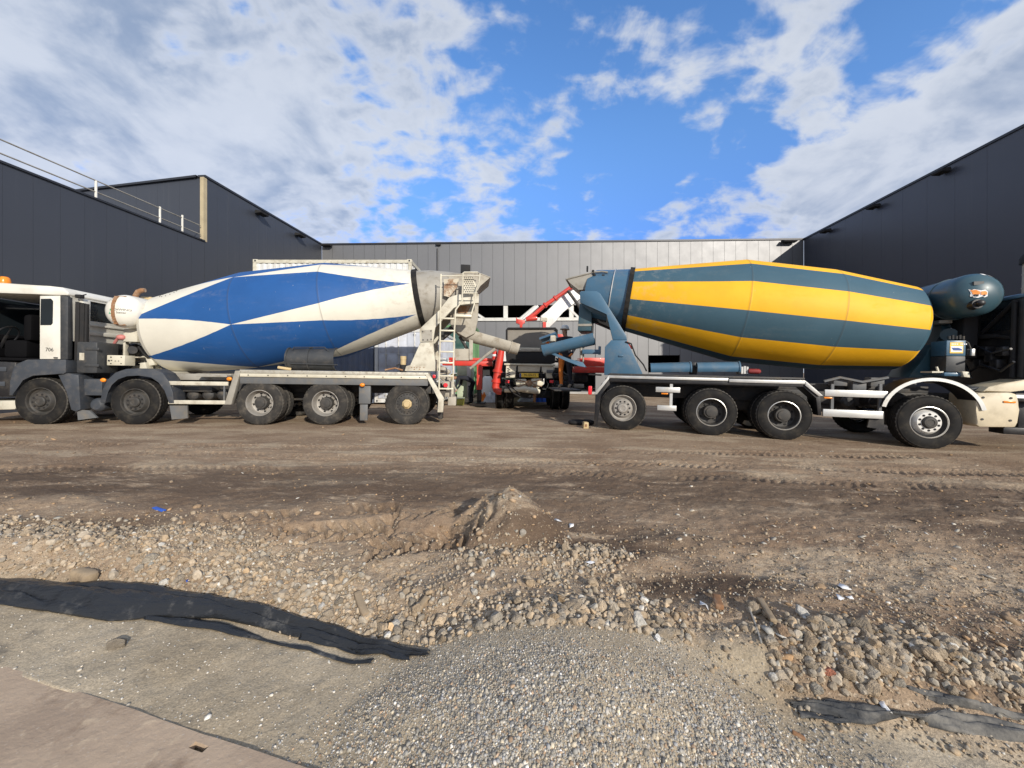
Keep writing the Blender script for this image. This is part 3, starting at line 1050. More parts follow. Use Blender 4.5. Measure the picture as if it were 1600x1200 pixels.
for k in 'cd':
    copy_of(wr, lt, (WL[k], .345, RW - .012), (0, 2.3, 0))
    copy_of(wr, lt, (WL[k], 2.42, RW - .012), (0, .3, math.pi))
    copy_of(wr, lt, (WL[k], 2.08, RW - .012), (0, .9, math.pi))
    axle_tube(lt, WL[k], .5, 1.9)
we = make_wheel(lt, (WL['e'], .02, RW - .012), 'trail', M['rimdark'], M['tan'], M['rubberdust'], .36, 20)
copy_of(we, lt, (WL['e'], 2.40, RW - .012), (0, .8, math.pi))
axle_tube(lt, WL['e'], .3, 2.1)

u0, u1 = FL.P(-60, 600).x, FL.P(688, 600).x
MB().box((u0, .80, .72), (u1, .88, 1.0), .01).box((u0, 1.56, .72), (u1, 1.64, 1.0), .01).box((u0 + 2.0, .88, .80), (u0 + 2.1, 1.56, .95)).box((u1 - .12, .5, .60), (u1 - .02, 1.9, .98), .01) \
    .box((WL['c'] - .3, .9, .5), (WL['d'] + .3, 1.5, .8), .05).build('chassis', M['chassis'], lt)
MB().box((WL['b'] + .7, .85, 1.0), (u1 - .3, 1.6, 1.16), .01).build('subframe', M['greybeige'], lt)

# cab
uF, uR = FL.P(-78, 600).x, FL.P(103, 600).x
zr0, zr1, zc0 = FL.P(60, 460.5).z, FL.P(60, 446.5).z, FL.P(75, 561).z
WV = 2.36
cab = MB().prism([(uF + .10, zr0 + .002), (uR + .012, zr0 + .002), (uR + .012, zr0 + .07), (uR - .10, zr1 - .015), (uR - .35, zr1), (uF + .55, zr1 + .05), (uF + .2, zr0 + .1)], -.015, WV + .015, .045)
cab.build('cab_roof', M['white'], lt)
cab = MB()
cab.prism(FL.pp([(58.5, 462), (90.5, 462), (92.5, 561), (60, 561)]), .0, .06, .008)
ubk = uR - .05
wa, wb = FL.V(134, 488, uR), FL.V(178, 488, uR)
wz0, wz1 = FL.V(150, 503, uR).z, FL.V(150, 473, uR).z
zb_ = FL.V(150, 536, uR).z
cab.box((ubk, .06, wz1), (uR, WV, zr0), 0).box((ubk, .06, zb_), (uR, WV, wz0), 0).box((ubk, .06, wz0 + .001), (uR, wa.y, wz1 - .001), 0).box((ubk, wb.y, wz0 + .001), (uR, WV, wz1 - .001), 0)
cab.box((uR + .001, .40, zb_ + .16), (uR + .05, WV - .2, zb_ + .26), .02).box((uR + .001, .22, zb_), (uR + .10, .40, zr0 - .02), .03).box((uR + .001, wa.y - .1, wz0 - .12), (uR + .03, WV - .1, wz0 - .07), .01)
cab.box((uF + .1, WV - .05, zc0), (ubk, WV, zc0 + .62), 0).box((ubk - .6, WV - .05, zc0 + .62), (ubk, WV, zr0), 0)
cab.box((uF, .06, zc0), (uF + .08, WV - .06, zc0 + .45), .02).box((uF, .0, zc0), (uF + .12, .06, zr0), .01)
cab.build('cab', M['white'], lt, 30)
MB().box((ubk + .01, wa.y + .002, wz0 + .003), (ubk + .025, wb.y - .002, wz1 - .003)).build('rear_window', M['glass'], lt, 0)
MB().box((uF + .02, .1, zc0 + .46), (uF + .04, WV - .1, zr0)).build('windscreen', M['glass'], lt, 0)
MB().box((uF + .2, WV - .03, zc0 + .63), (ubk - .62, WV - .015, zr0 - .02)).build('far_window', M['glass'], lt, 0)
mb = MB().prism(FL.pp([(60.5, 467), (76, 466.5), (79.5, 470), (79.5, 505), (77, 508), (60.5, 508)]), -.006, .003, .0)
mb.build('side_window', M['glass'], lt, 0)
mb = MB().prism(FL.pp([(90.8, 461.5), (103, 463), (104.5, 561.5), (92.7, 561.5)]), -.012, .10, .012)
mb.build('air_deflector', M['darkgrey'], lt)
mb = MB()
zi0, zi1 = zc0 - .02, FL.P(115, 470).z
for k in range(5):
    mb.box((uR + .04 + .048 * k, .10 - .012 * (k % 2), zi0), (uR + .04 + .048 * (k + 1) - .004, .17, zi1 - .01 * k), .01)
mb.build('air_intake', M['blackmatt'], lt)
# interior
MB().box((uF + .1, .07, zc0 - .04), (ubk - .002, WV - .06, zc0 + .02)).box((uF + .09, .3, zc0 + .02), (uF + .45, WV - .2, zc0 + .55), .08).box((ubk - .045, .062, zc0 + .03), (ubk - .01, WV - .07, zr0 - .05)).build('cab_interior', M['cabdark'], lt)
us = FL.P(38, 540, .5).x
MB().box((us - .25, .3, zc0 + .02), (us + .22, .82, zc0 + .42), .07).box((us + .12, .3, zc0 + .40), (us + .30, .82, zc0 + 1.0), .07).build('seat', M['cabdark'], lt)
mb = MB()
sc_ = FL.P(8, 524, .45)
ring = [sc_ + Vector((.10 * math.cos(a), .22 * math.cos(a) * 0 + .22 * math.sin(a), .20 * math.cos(a))) for a in [i * math.pi / 10 for i in range(21)]]
mb.tube(ring, .016, 6)
mb.tube([sc_, sc_ + Vector((-.2, 0, -.45))], .03, 6)
mb.tube([sc_ + Vector((.09, .0, .19)), sc_, sc_ + Vector((-.09, 0, -.19))], .014, 6)
mb.build('steering_wheel', M['black'], lt)
mb = MB().prism(FL.pp([(-80, 561), (22, 566), (18, 588), (13, 620), (-80, 620)]), .02, WV - .1, .02)
mb.build('door_step', M['black'], lt)
MB().box(*FL.bx(-40, 573, 8, 580, .005, .018), bev=.004).box(*FL.bx(-40, 596, 6, 603, .005, .018), bev=.004).build('step_tread', M['slate'], lt)
mb = MB().prism(FL.pp([(-80, 627), (27, 626), (20, 640), (-80, 643)]), .03, WV - .1, .02)
mb.build('bumper', M['oldcream'], lt)
mb = MB().prism(FL.pp([(26, 568.5), (42, 561.8), (103, 561.8), (103, 582), (99, 585), (52, 585.5), (36, 593), (27, 606), (22, 618), (15, 618), (17, 596), (20, 577)]), -.03, .36, .018)
mb.build('front_mudguard', M['slate'], lt)
mb = MB().prism(FL.pp([(89, 586), (104, 583), (121, 586), (123, 616), (125, 640), (117, 643), (110, 640), (104, 612)]), .0, .34, .012)
mb.build('rear_flank', M['slate'], lt)
MB().prism(FL.pp([(116, 640), (136, 642), (148, 653), (118, 657)]), .05, .09).build('mud_flap', M['chassisgrey'], lt)
mb = MB().box(*FL.bx(124, 592, 158, 618, .12, .6), bev=.02)
mb.build('fuel_box', M['slate'], lt)
a, b = FL.P(148, 633, .10), FL.P(148, 633, .9)
MB().lathe([(0, 0), (.10, .01), (.145, .05), (.155, .09), (.155, .6), (.145, .64), (.1, .68), (0, .69)], a, (0, 1, 0), 20).build('air_tank', M['slate'], lt)
# second axle arch
outr = [(157, 629), (160, 609), (168, 593), (180, 582), (196, 576.5), (215, 575.5), (240, 577), (254, 583), (264, 597), (270, 613), (272, 630)]
inr = [(264, 630), (258, 610), (248, 597), (236, 589), (216, 586), (198, 587), (184, 592), (174, 601), (168, 613), (166, 629)]
mb = MB().prism(FL.pp(outr + inr), -.02, .36, .01)
mb.build('middle_mudguard', M['slate'], lt)
MB().prism(FL.pp([(261, 634), (289, 634), (290, 654), (265, 656)]), .06, .09).build('mud_flap', M['chassisgrey'], lt)
# battery box, dark gear behind the cab
mb = MB().box(*FL.bx(117, 534, 149.5, 583, .02, .55), bev=.03)
for z_ in (545, 571):
    q = FL.P(133, z_, .02)
    mb.box((q.x - .03, -.0, q.z - .03), (q.x + .26, .02, q.z + .03), .01)
mb.build('battery_box', M['darkgrey'], lt)
q = FL.P(125, 557, .0)
MB().box((q.x - .045, .008, q.z - .08), (q.x + .045, .022, q.z + .08)).build('warning_sticker', M['oldcream'], lt, 0)
mb = MB().box(*FL.bx(150, 536, 172, 583, .75, 2.1), bev=.04).box(*FL.bx(128, 536, 160, 583, .58, 1.9), bev=.03)
for k in range(6):
    q = FL.P(158, 542 + 7 * k, .6)
    mb.box((q.x - .15, .57, q.z - .02), (q.x + .2, .62, q.z + .02), .01)
mb.build('radiator', M['black'], lt)
mb = MB().box(*FL.bx(165, 555, 193, 571, .22, .5), bev=.01)
for (px, py, r) in ((172, 558, .012), (169, 563.5, .018), (173, 563, .010), (179, 564, .008), (184, 564, .008), (172, 568, .01), (188, 558, .008), (188, 568, .008)):
    q = FL.P(px, py, .22)
    mb.cyl(q + Vector((0, -.02, 0)), q, r, n=8, mi=1)
mb.build('control_panel', [M['cream'], M['ink']], lt)
mb = MB().box(*FL.bx(190, 514, 212, 534, .60, 1.0), bev=.015).box(*FL.bx(190, 534, 193.5, 557, .7, .8), bev=.004).box(*FL.bx(192, 557, 214, 559, .7, .9), bev=.004).cyl(FL.P(206, 512, .75), FL.P(206, 516, .75), .03)
mb.build('oil_tank', M['oldcream'], lt)
mb = MB().sphere(FL.P(205, 547, .95), .185, (1.1, 1, .95), 3)
mb.cyl(FL.P(205, 547, .75), FL.P(205, 547, .95), .09, n=16)
mb.build('hydraulic_motor', M['black'], lt)
mb = MB().sphere(FL.P(187, 527, .6), .075, (1.3, 1, .9), 2).tube([FL.P(183, 527, .6), FL.P(178, 534, .65), FL.P(172, 545, .7)], .03, 6)
mb.build('hose_coupling', M['pink'], lt)
mb = MB()
for a in ([(195, 562), (214, 561), (226, 563), (236, 572)], [(193, 566), (205, 570), (222, 569), (240, 576)], [(214, 541), (222, 552), (232, 560), (238, 575)], [(200, 575), (215, 566), (228, 566)]):
    mb.tube([FL.P(x, y, .75 + .05 * i) for i, (x, y) in enumerate(a)], .022, 6)
mb.build('hose', M['blackmatt'], lt)
mb = MB().prism(FL.pp([(206, 560), (222, 556), (246, 574), (250, 584), (200, 584)], .95), .95, 1.05, .01).prism(FL.pp([(217, 567), (225, 566), (228, 576), (216, 578)], .6), .6, .8, .01).prism(FL.pp([(226, 561), (236, 560), (240, 570), (230, 572)], .7), .7, .8, .01)
mb.box(*FL.bx(196, 580, 262, 587, .45, 1.9), bev=.01)
mb.build('front_bearing_stand', M['oldcream'], lt)
# water tank with a rusty strap and its lettering
tc0 = FL.P(190, 486, .36)
rt = 26.0 * FL.m(190, .36)
dome = [(0, -.20), (rt * .35, -.185), (rt * .65, -.14), (rt * .86, -.075), (rt * .97, .0), (rt, .06)]
mb = MB().lathe(dome + [(rt, 1.75), (rt * .9, 1.88), (rt * .5, 1.95), (0, 1.97)], tc0, (0, 1, 0), 48)
tank = mb.build('water_tank', M['white'], lt, 50)


def dome_v(u, z):
    r = math.hypot(u - tc0.x, z - tc0.z)
    for (r0, s0), (r1, s1) in zip(dome, dome[1:]):
        if r <= r1:
            return tc0.y + s0 + (s1 - s0) * (r - r0) / (r1 - r0)
    return tc0.y + .06


def on_dome(px, py):
    q0 = FL.P(px, py, .2)
    return lambda x, z: (q0.x + x, dome_v(q0.x + x, q0.z + z) - .006, q0.z + z)


mb = MB()
add_text(mb, 'SCHWING', .068, on_dome(187, 484.2), sx=1.15)
add_text(mb, 'Stetter', .058, on_dome(187.5, 488.8), sx=1.15)
mb.build('lettering', M['ink'], tank, 0)
MB().prism([(a, b) for a, b in ((0, 0), (.10, 0), (.05, .16))], 0, .003)
q = FL.P(170.5, 487, .2)
mb = MB()
mb.poly([(q.x + a, dome_v(q.x + a, q.z + b) - .006, q.z + b) for a, b in ((-.04, -.05), (.05, -.05), (.045, .05), (0, .07))])
mb.build('logo', M['logogreen'], tank, 0)
mb = MB()
q0, q1 = FL.P(175.4, 462, .2), FL.P(175.4, 506, .2)
pts = [(q0.x, dome_v(q0.x, q0.z + (q1.z - q0.z) * i / 12) - .012, q0.z + (q1.z - q0.z) * i / 12) for i in range(13)]
for a, b in zip(pts, pts[1:]):
    mb.box((a[0] - .035, min(a[1], b[1]), min(a[2], b[2])), (a[0] + .035, max(a[1], b[1]) + .01, max(a[2], b[2])), 0)
for q in (q0, q1):
    mb.box((q.x - .03, tc0.y - .08, q.z - .02), (q.x + .16, tc0.y - .03, q.z + .015), .006)
mb.build('strap', M['rust'], tank, 0)
mb = MB().tube([FL.P(208, 470, 1.0), FL.P(208.5, 462, 1.0), FL.P(212, 456, 1.0), FL.P(218, 453.5, 1.0), FL.P(223, 453.5, 1.0)], [.06, .06, .06, .056, .05], 12)
mb.build('exhaust_pipe', M['rust'], lt, 50)
mb = MB().box(*FL.bx(214, 463, 233, 473, 1.2, 1.8), bev=.04)
mb.build('tank_end_bracket', M['tan'], lt)
q = FL.P(3, 441, .5)
MB().lathe([(0, .16), (.055, .155), (.085, .12), (.095, .05), (.095, .0), (.06, -.02), (.05, -.06), (0, -.06)], (q.x, .5, zr1 + .11), (0, 0, 1), 20).build('beacon', M['orange'], lt, 50)
mb = MB().tube([FL.V(112, 461, uR), FL.V(119, 461, uR) + Vector((.08, 0, 0)), FL.V(122, 461, uR) + Vector((.12, 0, .02))], .012, 6).box(FL.V(121, 466, uR + .1) - Vector((.06, .05, 0)), FL.V(121, 466, uR + .1) + Vector((.05, .06, .08)), .015)
mb.build('work_lamp', M['blackmatt'], lt)
mb = MB()
q0 = FL.P(75.3, 546.5)
add_text(mb, '706', .115, lambda x, z: (q0.x + x, -.0045, q0.z + z), sx=.92)
mb.build('fleet_number', M['ink'], lt, 0)
q = FL.P(86, 559)
MB().box((q.x - .04, -.02, q.z - .012), (q.x + .035, .0, q.z + .012), .004).build('door_handle', M['ink'], lt)

# deck along the rear axles, guards, lamps
za, zb = FL.P(520, 585.5).z, FL.P(520, 590.5).z
ud0, ud1 = FL.P(373, 580).x, FL.P(668, 580).x
mb = MB().box((ud0, -.01, za + .002), (ud1, .62, za + .085), .008)
mb.build('deck_plate', M['treadplate'], lt)
mb = MB().box((ud0 + .02, -.028, zb), (ud1 - .02, .0, za), .004)
for k in range(10):
    u = ud0 + .2 + (ud1 - ud0 - .4) * k / 9
    mb.cyl((u, -.036, (za + zb) / 2), (u, -.027, (za + zb) / 2), .014, n=8, mi=1)
mb.build('marker_strip', [M['cream'], M['chassis']], lt)
zs = FL.P(520, 601).z
mb = MB().box((ud0 + .01, .002, zs), (ud1 - .01, .05, zb - .002), .004).box((ud0 + .01, .051, zs + .02), (ud1 - .01, .75, za - .004))
mb.build('side_skirt', M['chassisgrey'], lt)
mb = MB().prism(FL.pp([(367, 579), (375.5, 579), (362, 632), (351, 632)]), -.03, .10, .006)
mb.build('deck_bracket', M['greybeige'], lt)
mb = MB().prism(FL.pp([(663, 585), (669, 584), (693, 622), (692, 644), (683, 644), (685, 624)]), -.03, .08, .006)
mb.build('rear_bracket', M['oldcream'], lt)
for (px0, py0, px1, py1) in ((258, 596, 355, 602), (262, 625.5, 351, 631.5)):
    MB().box(*FL.bx(px0, py0, px1, py1, -.01, .03), bev=.004).build('underrun_bar', M['oldcream'], lt)
MB().box(*FL.bx(348, 602, 350.5, 626, .0, .03)).box(*FL.bx(267, 602, 269, 626, .031, .06)).build('guard_post', M['chassisgrey'], lt, 0)
MB().box(*FL.bx(305, 586, 353, 589, .3, .5), bev=.004).box(*FL.bx(258, 584, 360, 594, .55, .8), bev=.01).build('hose_tray', M['greybeige'], lt)
mb = MB()
for px in (298, 322, 345):
    a = FL.P(px, 617, .35)
    mb.lathe([(0, 0), (.08, .01), (.125, .05), (.135, .1), (.135, .7), (.1, .75), (0, .76)], a, (0, 1, 0), 18)
mb.box(*FL.bx(280, 604, 330, 612, .3, .6), bev=.01)
mb.build('air_tank', M['chassis'], lt)
for px, py in ((160, 594), (357, 592), (565, 601.5)):
    q = FL.P(px, py, -.02)
    MB().sphere(q, .055, (1.1, .6, .85), 2).build('side_marker', M['orange'], lt, 60)
MB().box(*FL.bx(560, 601.5, 578, 631, .06, .14), bev=.01).box(*FL.bx(562, 632, 574, 657, .07, .10), bev=.004).build('mud_flap', M['chassisgrey'], lt)
MB().prism(FL.pp([(680, 622), (691, 600), (697, 603), (690, 630), (690, 657), (683, 657)]), .25, .55, .01).build('mud_flap', M['chassis'], lt)
# chute extension lying on the deck
a, b = FL.P(452, 561, .40), FL.P(524, 561.5, .40)
mb = MB().halfpipe(a, b, .265, .265, (0, 1, -.1), 190, .015, 14)
for t_ in (0, .45, 1):
    c = a.lerp(b, t_)
    mb.halfpipe(c - Vector((.018, 0, 0)), c + Vector((.018, 0, 0)), .285, .285, (0, 1, -.1), 190, .018, 14)
mb.tube([FL.P(455, 547, .2), FL.P(457, 542.5, .2), FL.P(505, 542.5, .2), FL.P(512, 549, .2)], .012, 6)
mb.tube([FL.P(452, 568, .13), FL.P(526, 570, .13)], .012, 6)
mb.build('chute_extension', M['darkgrey'], lt)
MB().tube([FL.P(433, 574, .2), FL.P(446, 576, .2), FL.P(453, 577, .25)], .035, 8).build('chute_handle', M['tan'], lt)

# drum
dl, DA, DX, DL, dprof = drum(FL, lt, (254, 524.5), (653, 467), 1.25,
                     [(-.030, 0), (-.028, 12), (-.020, 30), (-.004, 46), (.010, 54), (.028, 59), (.350, 76.5), (.660, 73), (1.0, 43.5)],
                     drum_mat('diamond_drum', (.013, .084, .275), (.68, .65, .56), 'diamond', [(.02, 0.0), (.374, 1.0), (.67, .69), (.985, .0)], 0.167, (.374, .67), .20, .40), None)
r43 = dprof[-1][0]
MB().lathe([(r43 - .03, -.07), (r43 + .035, -.07), (r43 + .035, .06), (r43 - .03, .06)], DA + DX * DL, DX, 64).build('roller_ring', M['rubber'], lt)
MB().lathe([(r43 - .01, .03), (r43 - .05, .40), (r43 - .13, .80), (r43 - .22, 1.15), (r43 - .26, 1.15), (r43 - .18, .8)], DA + DX * DL, DX, 64).build('drum_neck', M['greybeige'], lt, 30)
for i in range(12):
    a = 2 * math.pi * i / 12
    th0 = R(58)
    c_s = .10 * DL
    th = th0 + .13 * math.cos(a)
    s_ = c_s + .20 * math.sin(a)
    rr = np.interp(s_, [q[1] for q in dprof], [q[0] for q in dprof])
    up = Vector((0, 0, 1))
    up = (up - DX * up.dot(DX)).normalized()
    n_ = Vector((0, -1, 0)) * math.cos(th) + up * math.sin(th)
    MB().sphere(DA + DX * s_ + n_ * rr, .014, (1, 1, 1), 1).build('hatch_bolt', M['chassis'], dl)

# rear stand, ladder, hopper, chute
low = FL.pp([(632, 580), (634, 572), (641, 571), (655, 536), (675, 535), (680, 572), (680, 580)], .55)
arm = FL.pp([(654, 515), (684, 486), (699, 466), (712, 461.5), (745, 461), (745, 475), (716, 477), (706, 482), (678, 512), (675.5, 534.5), (655, 535.5)], .60)
for v0 in (.45, 1.85):
    MB().prism(low, v0, v0 + .16, .008).build('rear_stand', M['oldcream'], lt)
    MB().prism(arm, v0 + .02, v0 + .14, .008).build('stand_arm', M['oldcream'], lt)
MB().box(*FL.bx(655, 560, 676, 580, .7, 1.8), bev=.02).build('stand_crossbeam', M['greybeige'], lt)
mb = MB().prism(FL.pp([(656, 516), (673, 515), (673, 533), (657, 534)], .46), .462, .468)
for px, py in ((658, 518), (671, 517), (659, 531), (666, 531), (671.5, 530)):
    q = FL.P(px, py, .46)
    mb.cyl(q + Vector((0, -.012, 0)), q, .018, n=6, mi=1)
mb.build('cover_plate', [M['greybeige'], M['chassis']], lt, 0)
mb = MB()
for px, py in ((642, 574), (646, 574), (650, 574), (655, 574), (661, 574), (646, 577), (654, 577)):
    q = FL.P(px, py, .45)
    mb.cyl(q + Vector((0, -.012, 0)), q, .014, n=6)
mb.build('stand_bolt', M['rust'], lt)
vl = .16
mb = MB().tube([FL.P(685, 428, vl), FL.P(685.5, 500, vl), FL.P(685, 612, vl)], .020, 8)
mb.tube([FL.P(745, 428, vl + .3), FL.P(744, 426, vl + .2), FL.P(742, 425.3, vl), FL.P(722, 425.3, vl), FL.P(719.5, 427, vl), FL.P(719, 470, vl), FL.P(709, 484, vl), FL.P(707.5, 520, vl), FL.P(706.5, 616, vl)], .020, 8)
mb.tube([FL.P(685, 431, vl), FL.P(746, 431, vl)], .013, 6)
mb.tube([FL.P(746, 427, vl), FL.P(745, 441, vl), FL.P(741, 451, vl), FL.P(738, 475, vl), FL.P(733.5, 491, vl)], .017, 8)
mb.tube([FL.P(718, 458, vl), FL.P(743, 458, vl)], .014, 6)
for py in (497, 516, 532.5, 549, 566.5, 587, 607):
    a, b = FL.P(685.5, py, vl), FL.P(707, py - 1, vl)
    mb.box((a.x, vl - .02, a.z - .022), (b.x, vl + .06, a.z + .016), .006)
a, b = FL.P(709, 493, vl), FL.P(734, 490, vl)
mb.box((a.x, vl - .02, a.z - .03), (b.x, vl + .3, a.z + .03), .006)
mb.build('ladder', M['cream'], lt)
hp = FL.pp([(697, 431), (720, 427), (748, 428), (762, 434), (747, 447), (738, 462), (698, 464)], .75)
mb = MB().prism(hp, .72, .74).prism(hp, 1.78, 1.80)
hq = FL.pp([(720, 427.3), (748, 428.3), (762.5, 434), (747, 447.5), (738, 462.5)], .75)
for (a, b) in zip(hq[1:], hq[2:]):
    mb.poly([(a[0], .74, a[1]), (b[0], .74, b[1]), (b[0], 1.78, b[1]), (a[0], 1.78, a[1])])
mb.tube([(hq[0][0], .72, hq[0][1]), (hq[1][0], .72, hq[1][1]), (hq[2][0], .72, hq[2][1])], .014, 6)
mb.build('hopper', M['concretey'], lt)
pl_ = FL.pp([(721, 433), (733.5, 431.5), (741.5, 447), (740, 457), (721, 458.5)], .30)
mb = MB().prism(pl_, .30, .306)
for i in range(8):
    for j in range(7):
        px = 722.5 + 2.9 * j + (1.45 if i % 2 else 0)
        py = 434 + 3.1 * i
        if px < 739.5 and py < 457 and (px < 733.5 + (py - 432) * .42) and not (py > 455 and px > 737):
            q = FL.P(px, py, .30)
            mb.cyl(q + Vector((0, -.003, 0)), q + Vector((0, .001, 0)), .017, n=8, mi=1)
mb.build('perforated_plate', [M['cream'], M['ink']], lt, 0)
MB().prism(FL.pp([(690, 436), (713, 435), (712, 447), (699, 464), (690, 462)], .5), .5, .53).build('splash_plate', pbr('rust_stained_steel', (.52, .47, .37), .7, 0, (.22, .10, .045), 7, .95, .002, 50, .42, .6), lt, 0)
mb = MB().prism(FL.pp([(700, 480), (712, 476), (745, 473), (744, 500), (740, 521), (726, 528), (712, 520), (701, 507)], .85), .85, 1.65, .03)
mb.build('discharge_collector', M['concretey'], lt)
MB().prism(FL.pp([(712, 478), (733, 477), (727, 489), (713, 489)], .83), .825, .849).build('splash_plate', M['rust'], lt, 0)
MB().box(*FL.bx(716, 413, 731, 426.5, .9, 1.25), bev=.015).build('lamp_housing', M['blackmatt'], lt)
mb = MB().prism(FL.pp([(682, 520), (712, 503), (716, 508), (690, 530), (684, 536)], 1.0), 1.0, 1.3, .01)
mb.tube([FL.P(716, 526, 1.1), FL.P(735, 556, 1.1)], .04, 8)
mb.build('chute_pivot', M['chassis'], lt)
a, b = FL.P(724, 519.5, 1.15), FL.P(801, 541, 1.15)
mb = MB().halfpipe(a, b, .225, .20, (.25, .15, 1), 215, .014, 16)
b2 = b + (b - a).normalized() * .14
mb.halfpipe(b - (b - a).normalized() * .05, b2, .205, .20, (.25, .15, 1), 215, .016, 16)
mb.halfpipe(b - (b - a).normalized() * .10, b - (b - a).normalized() * .07, .225, .225, (.25, .15, 1), 215, .03, 16)
mb.build('discharge_chute', M['concretey'], lt)
mb = MB().tube([FL.P(772, 545, 1.1), FL.P(762, 552, 1.1), FL.P(733, 576, 1.1)], [.05, .045, .035], 8)
mb.build('chute_prop', M['greybeige'], lt)
mb = MB().prism(FL.pp([(708, 545), (735, 545), (734, 563), (710, 563)], .9), .9, .95).prism(FL.pp([(731, 530), (737, 532), (737, 562), (732, 562)], .88), .86, .98)
mb.build('chute_bracket', M['concretey'], lt, 0)
q = FL.P(695, 602, .12)
MB().lathe([(0, 0), (.045, .005), (.055, .03), (.055, .08), (.03, .09), (0, .09)], q, (0, 1, 0), 16).build('tail_lamp', M['redlens'], lt)
q = FL.P(677, 588, .3)
MB().box((q.x - .03, .25, q.z - .04), (q.x + .04, .34, q.z + .04), .01).build('tail_lamp', M['redlens'], lt)
mb = MB().box(*FL.bx(690, 596, 706, 620, .35, .5), bev=.01).box(*FL.bx(699, 620, 712, 634, .3, .6), bev=.02).box(*FL.bx(704, 598, 707, 632, .5, 1.9), bev=.004)
mb.build('rear_frame', M['concretey'], lt)
mb = MB()
for (c, r, s3) in (((690, 577), .10, 1), ((697, 581), .09, 1), ((692, 590), .08, 1), ((700, 592), .07, 1), ((688, 600), .06, 1)):
    q = FL.P(*c, .75)
    mb.sphere(q, r, (1.2, 1, .8), 2)
for a in ([(684, 585), (695, 583), (704, 590)], [(686, 596), (697, 590), (706, 599), (712, 610)], [(680, 594), (688, 590), (698, 600)]):
    mb.tube([FL.P(x, y, .7) for x, y in a], .022, 6)
mb.build('valve_block', M['concretey'], lt)
mb = MB().cyl(FL.P(628.5, 585, .55), FL.P(628.5, 570, .55), .085, n=14, mi=0).cyl(FL.P(628.5, 570, .55), FL.P(628.5, 562, .55), .07, n=14, mi=1).cyl(FL.P(628.5, 562, .55), FL.P(628.5, 556.5, .55), .078, n=14, mi=1)
mb.tube([FL.P(618, 571, .5), FL.P(624, 569, .52), FL.P(628, 576, .55)], .018, 6)
mb.build('grease_pump', [M['blackmatt'], M['tan']], lt)
MB().tube([FL.P(600, 578, .3), FL.P(616, 575, .3), FL.P(628, 578.5, .3)], .02, 6).build('deck_hose', M['rust'], lt)
# ================================================================== RIGHT MIXER
FR = Fr(2.52, 8.73, R(-15.6), .040, -.0235)
rt_ = FR.thing('concrete_mixer_truck', 'dark concrete mixer truck with yellow and blue grey striped drum', 'mixer truck')
WR = {k: FR.P(px, 600).x for k, px in (('a', 972), ('b', 1111), ('c', 1225), ('d', 1451))}
w1 = make_wheel(rt_, (WR['a'], .0, RW - .012), 'front', M['rimgrey'], M['rimgrey'], M['rubber'], .37)
copy_of(w1, rt_, (WR['a'], 2.42, RW - .012), (0, .4, math.pi))
w4 = make_wheel(rt_, (WR['d'], -.02, RW - .012), 'front', M['rimsilver'], M['rimdark'], M['rubber'], .35, well=M['blackmatt'], disc=M['rimwhite'])
copy_of(w4, rt_, (WR['d'], 2.42, RW - .012), (0, .4, math.pi))
w2 = make_wheel(rt_, (WR['b'], .0, RW - .012), 'dish', M['rimsilver'], M['rimdark'], M['rubber'], .29, 8, well=M['rimdark'])
copy_of(w2, rt_, (WR['c'], .0, RW - .012), (0, 1.2, 0))
for k in 'bc':
    copy_of(w2, rt_, (WR[k], .345, RW - .012), (0, 2.3, 0))
    copy_of(w2, rt_, (WR[k], 2.42, RW - .012), (0, .3, math.pi))
    copy_of(w2, rt_, (WR[k], 2.08, RW - .012), (0, .9, math.pi))
for k in 'abcd':
    axle_tube(rt_, WR[k], .4, 2.0)
ul, uh = FR.P(935, 600).x, FR.P(1680, 600).x
MB().box((ul, .80, .74), (uh, .88, 1.03), .01).box((ul, 1.56, .74), (uh, 1.64, 1.03), .01).box((ul, .5, .62), (ul + .1, 1.9, 1.0), .01).box((WR['b'] - .3, .9, .5), (WR['c'] + .3, 1.5, .8), .05) \
    .box((WR['c'] + .8, .9, .55), (WR['d'] - .7, 1.5, .75), .03).build('chassis', M['chassis'], rt_)
MB().box((ul + .1, .85, 1.03), (WR['d'] + .5, 1.6, 1.17), .01).build('subframe', M['chassis'], rt_)
mb = MB()
for a in ((1300, 592, 1322, 603), (1330, 596, 1352, 612), (1358, 590, 1380, 604), (1404, 594, 1430, 606)):
    mb.box(*FR.bx(*a, .55, .78), bev=.015)
mb.tube([FR.P(1285, 596, .5), FR.P(1310, 590, .5), FR.P(1345, 597, .5), FR.P(1385, 590, .5)], .03, 6)
mb.build('valve_gear', M['chassisgrey'], rt_)
mb = MB()
for px in (1325, 1370):
    a = FR.P(px, 628, .45)
    mb.lathe([(0, 0), (.09, .01), (.135, .05), (.145, .1), (.145, .8), (.1, .85), (0, .86)], a, (0, 1, 0), 18)
mb.build('air_tank', M['black'], rt_)

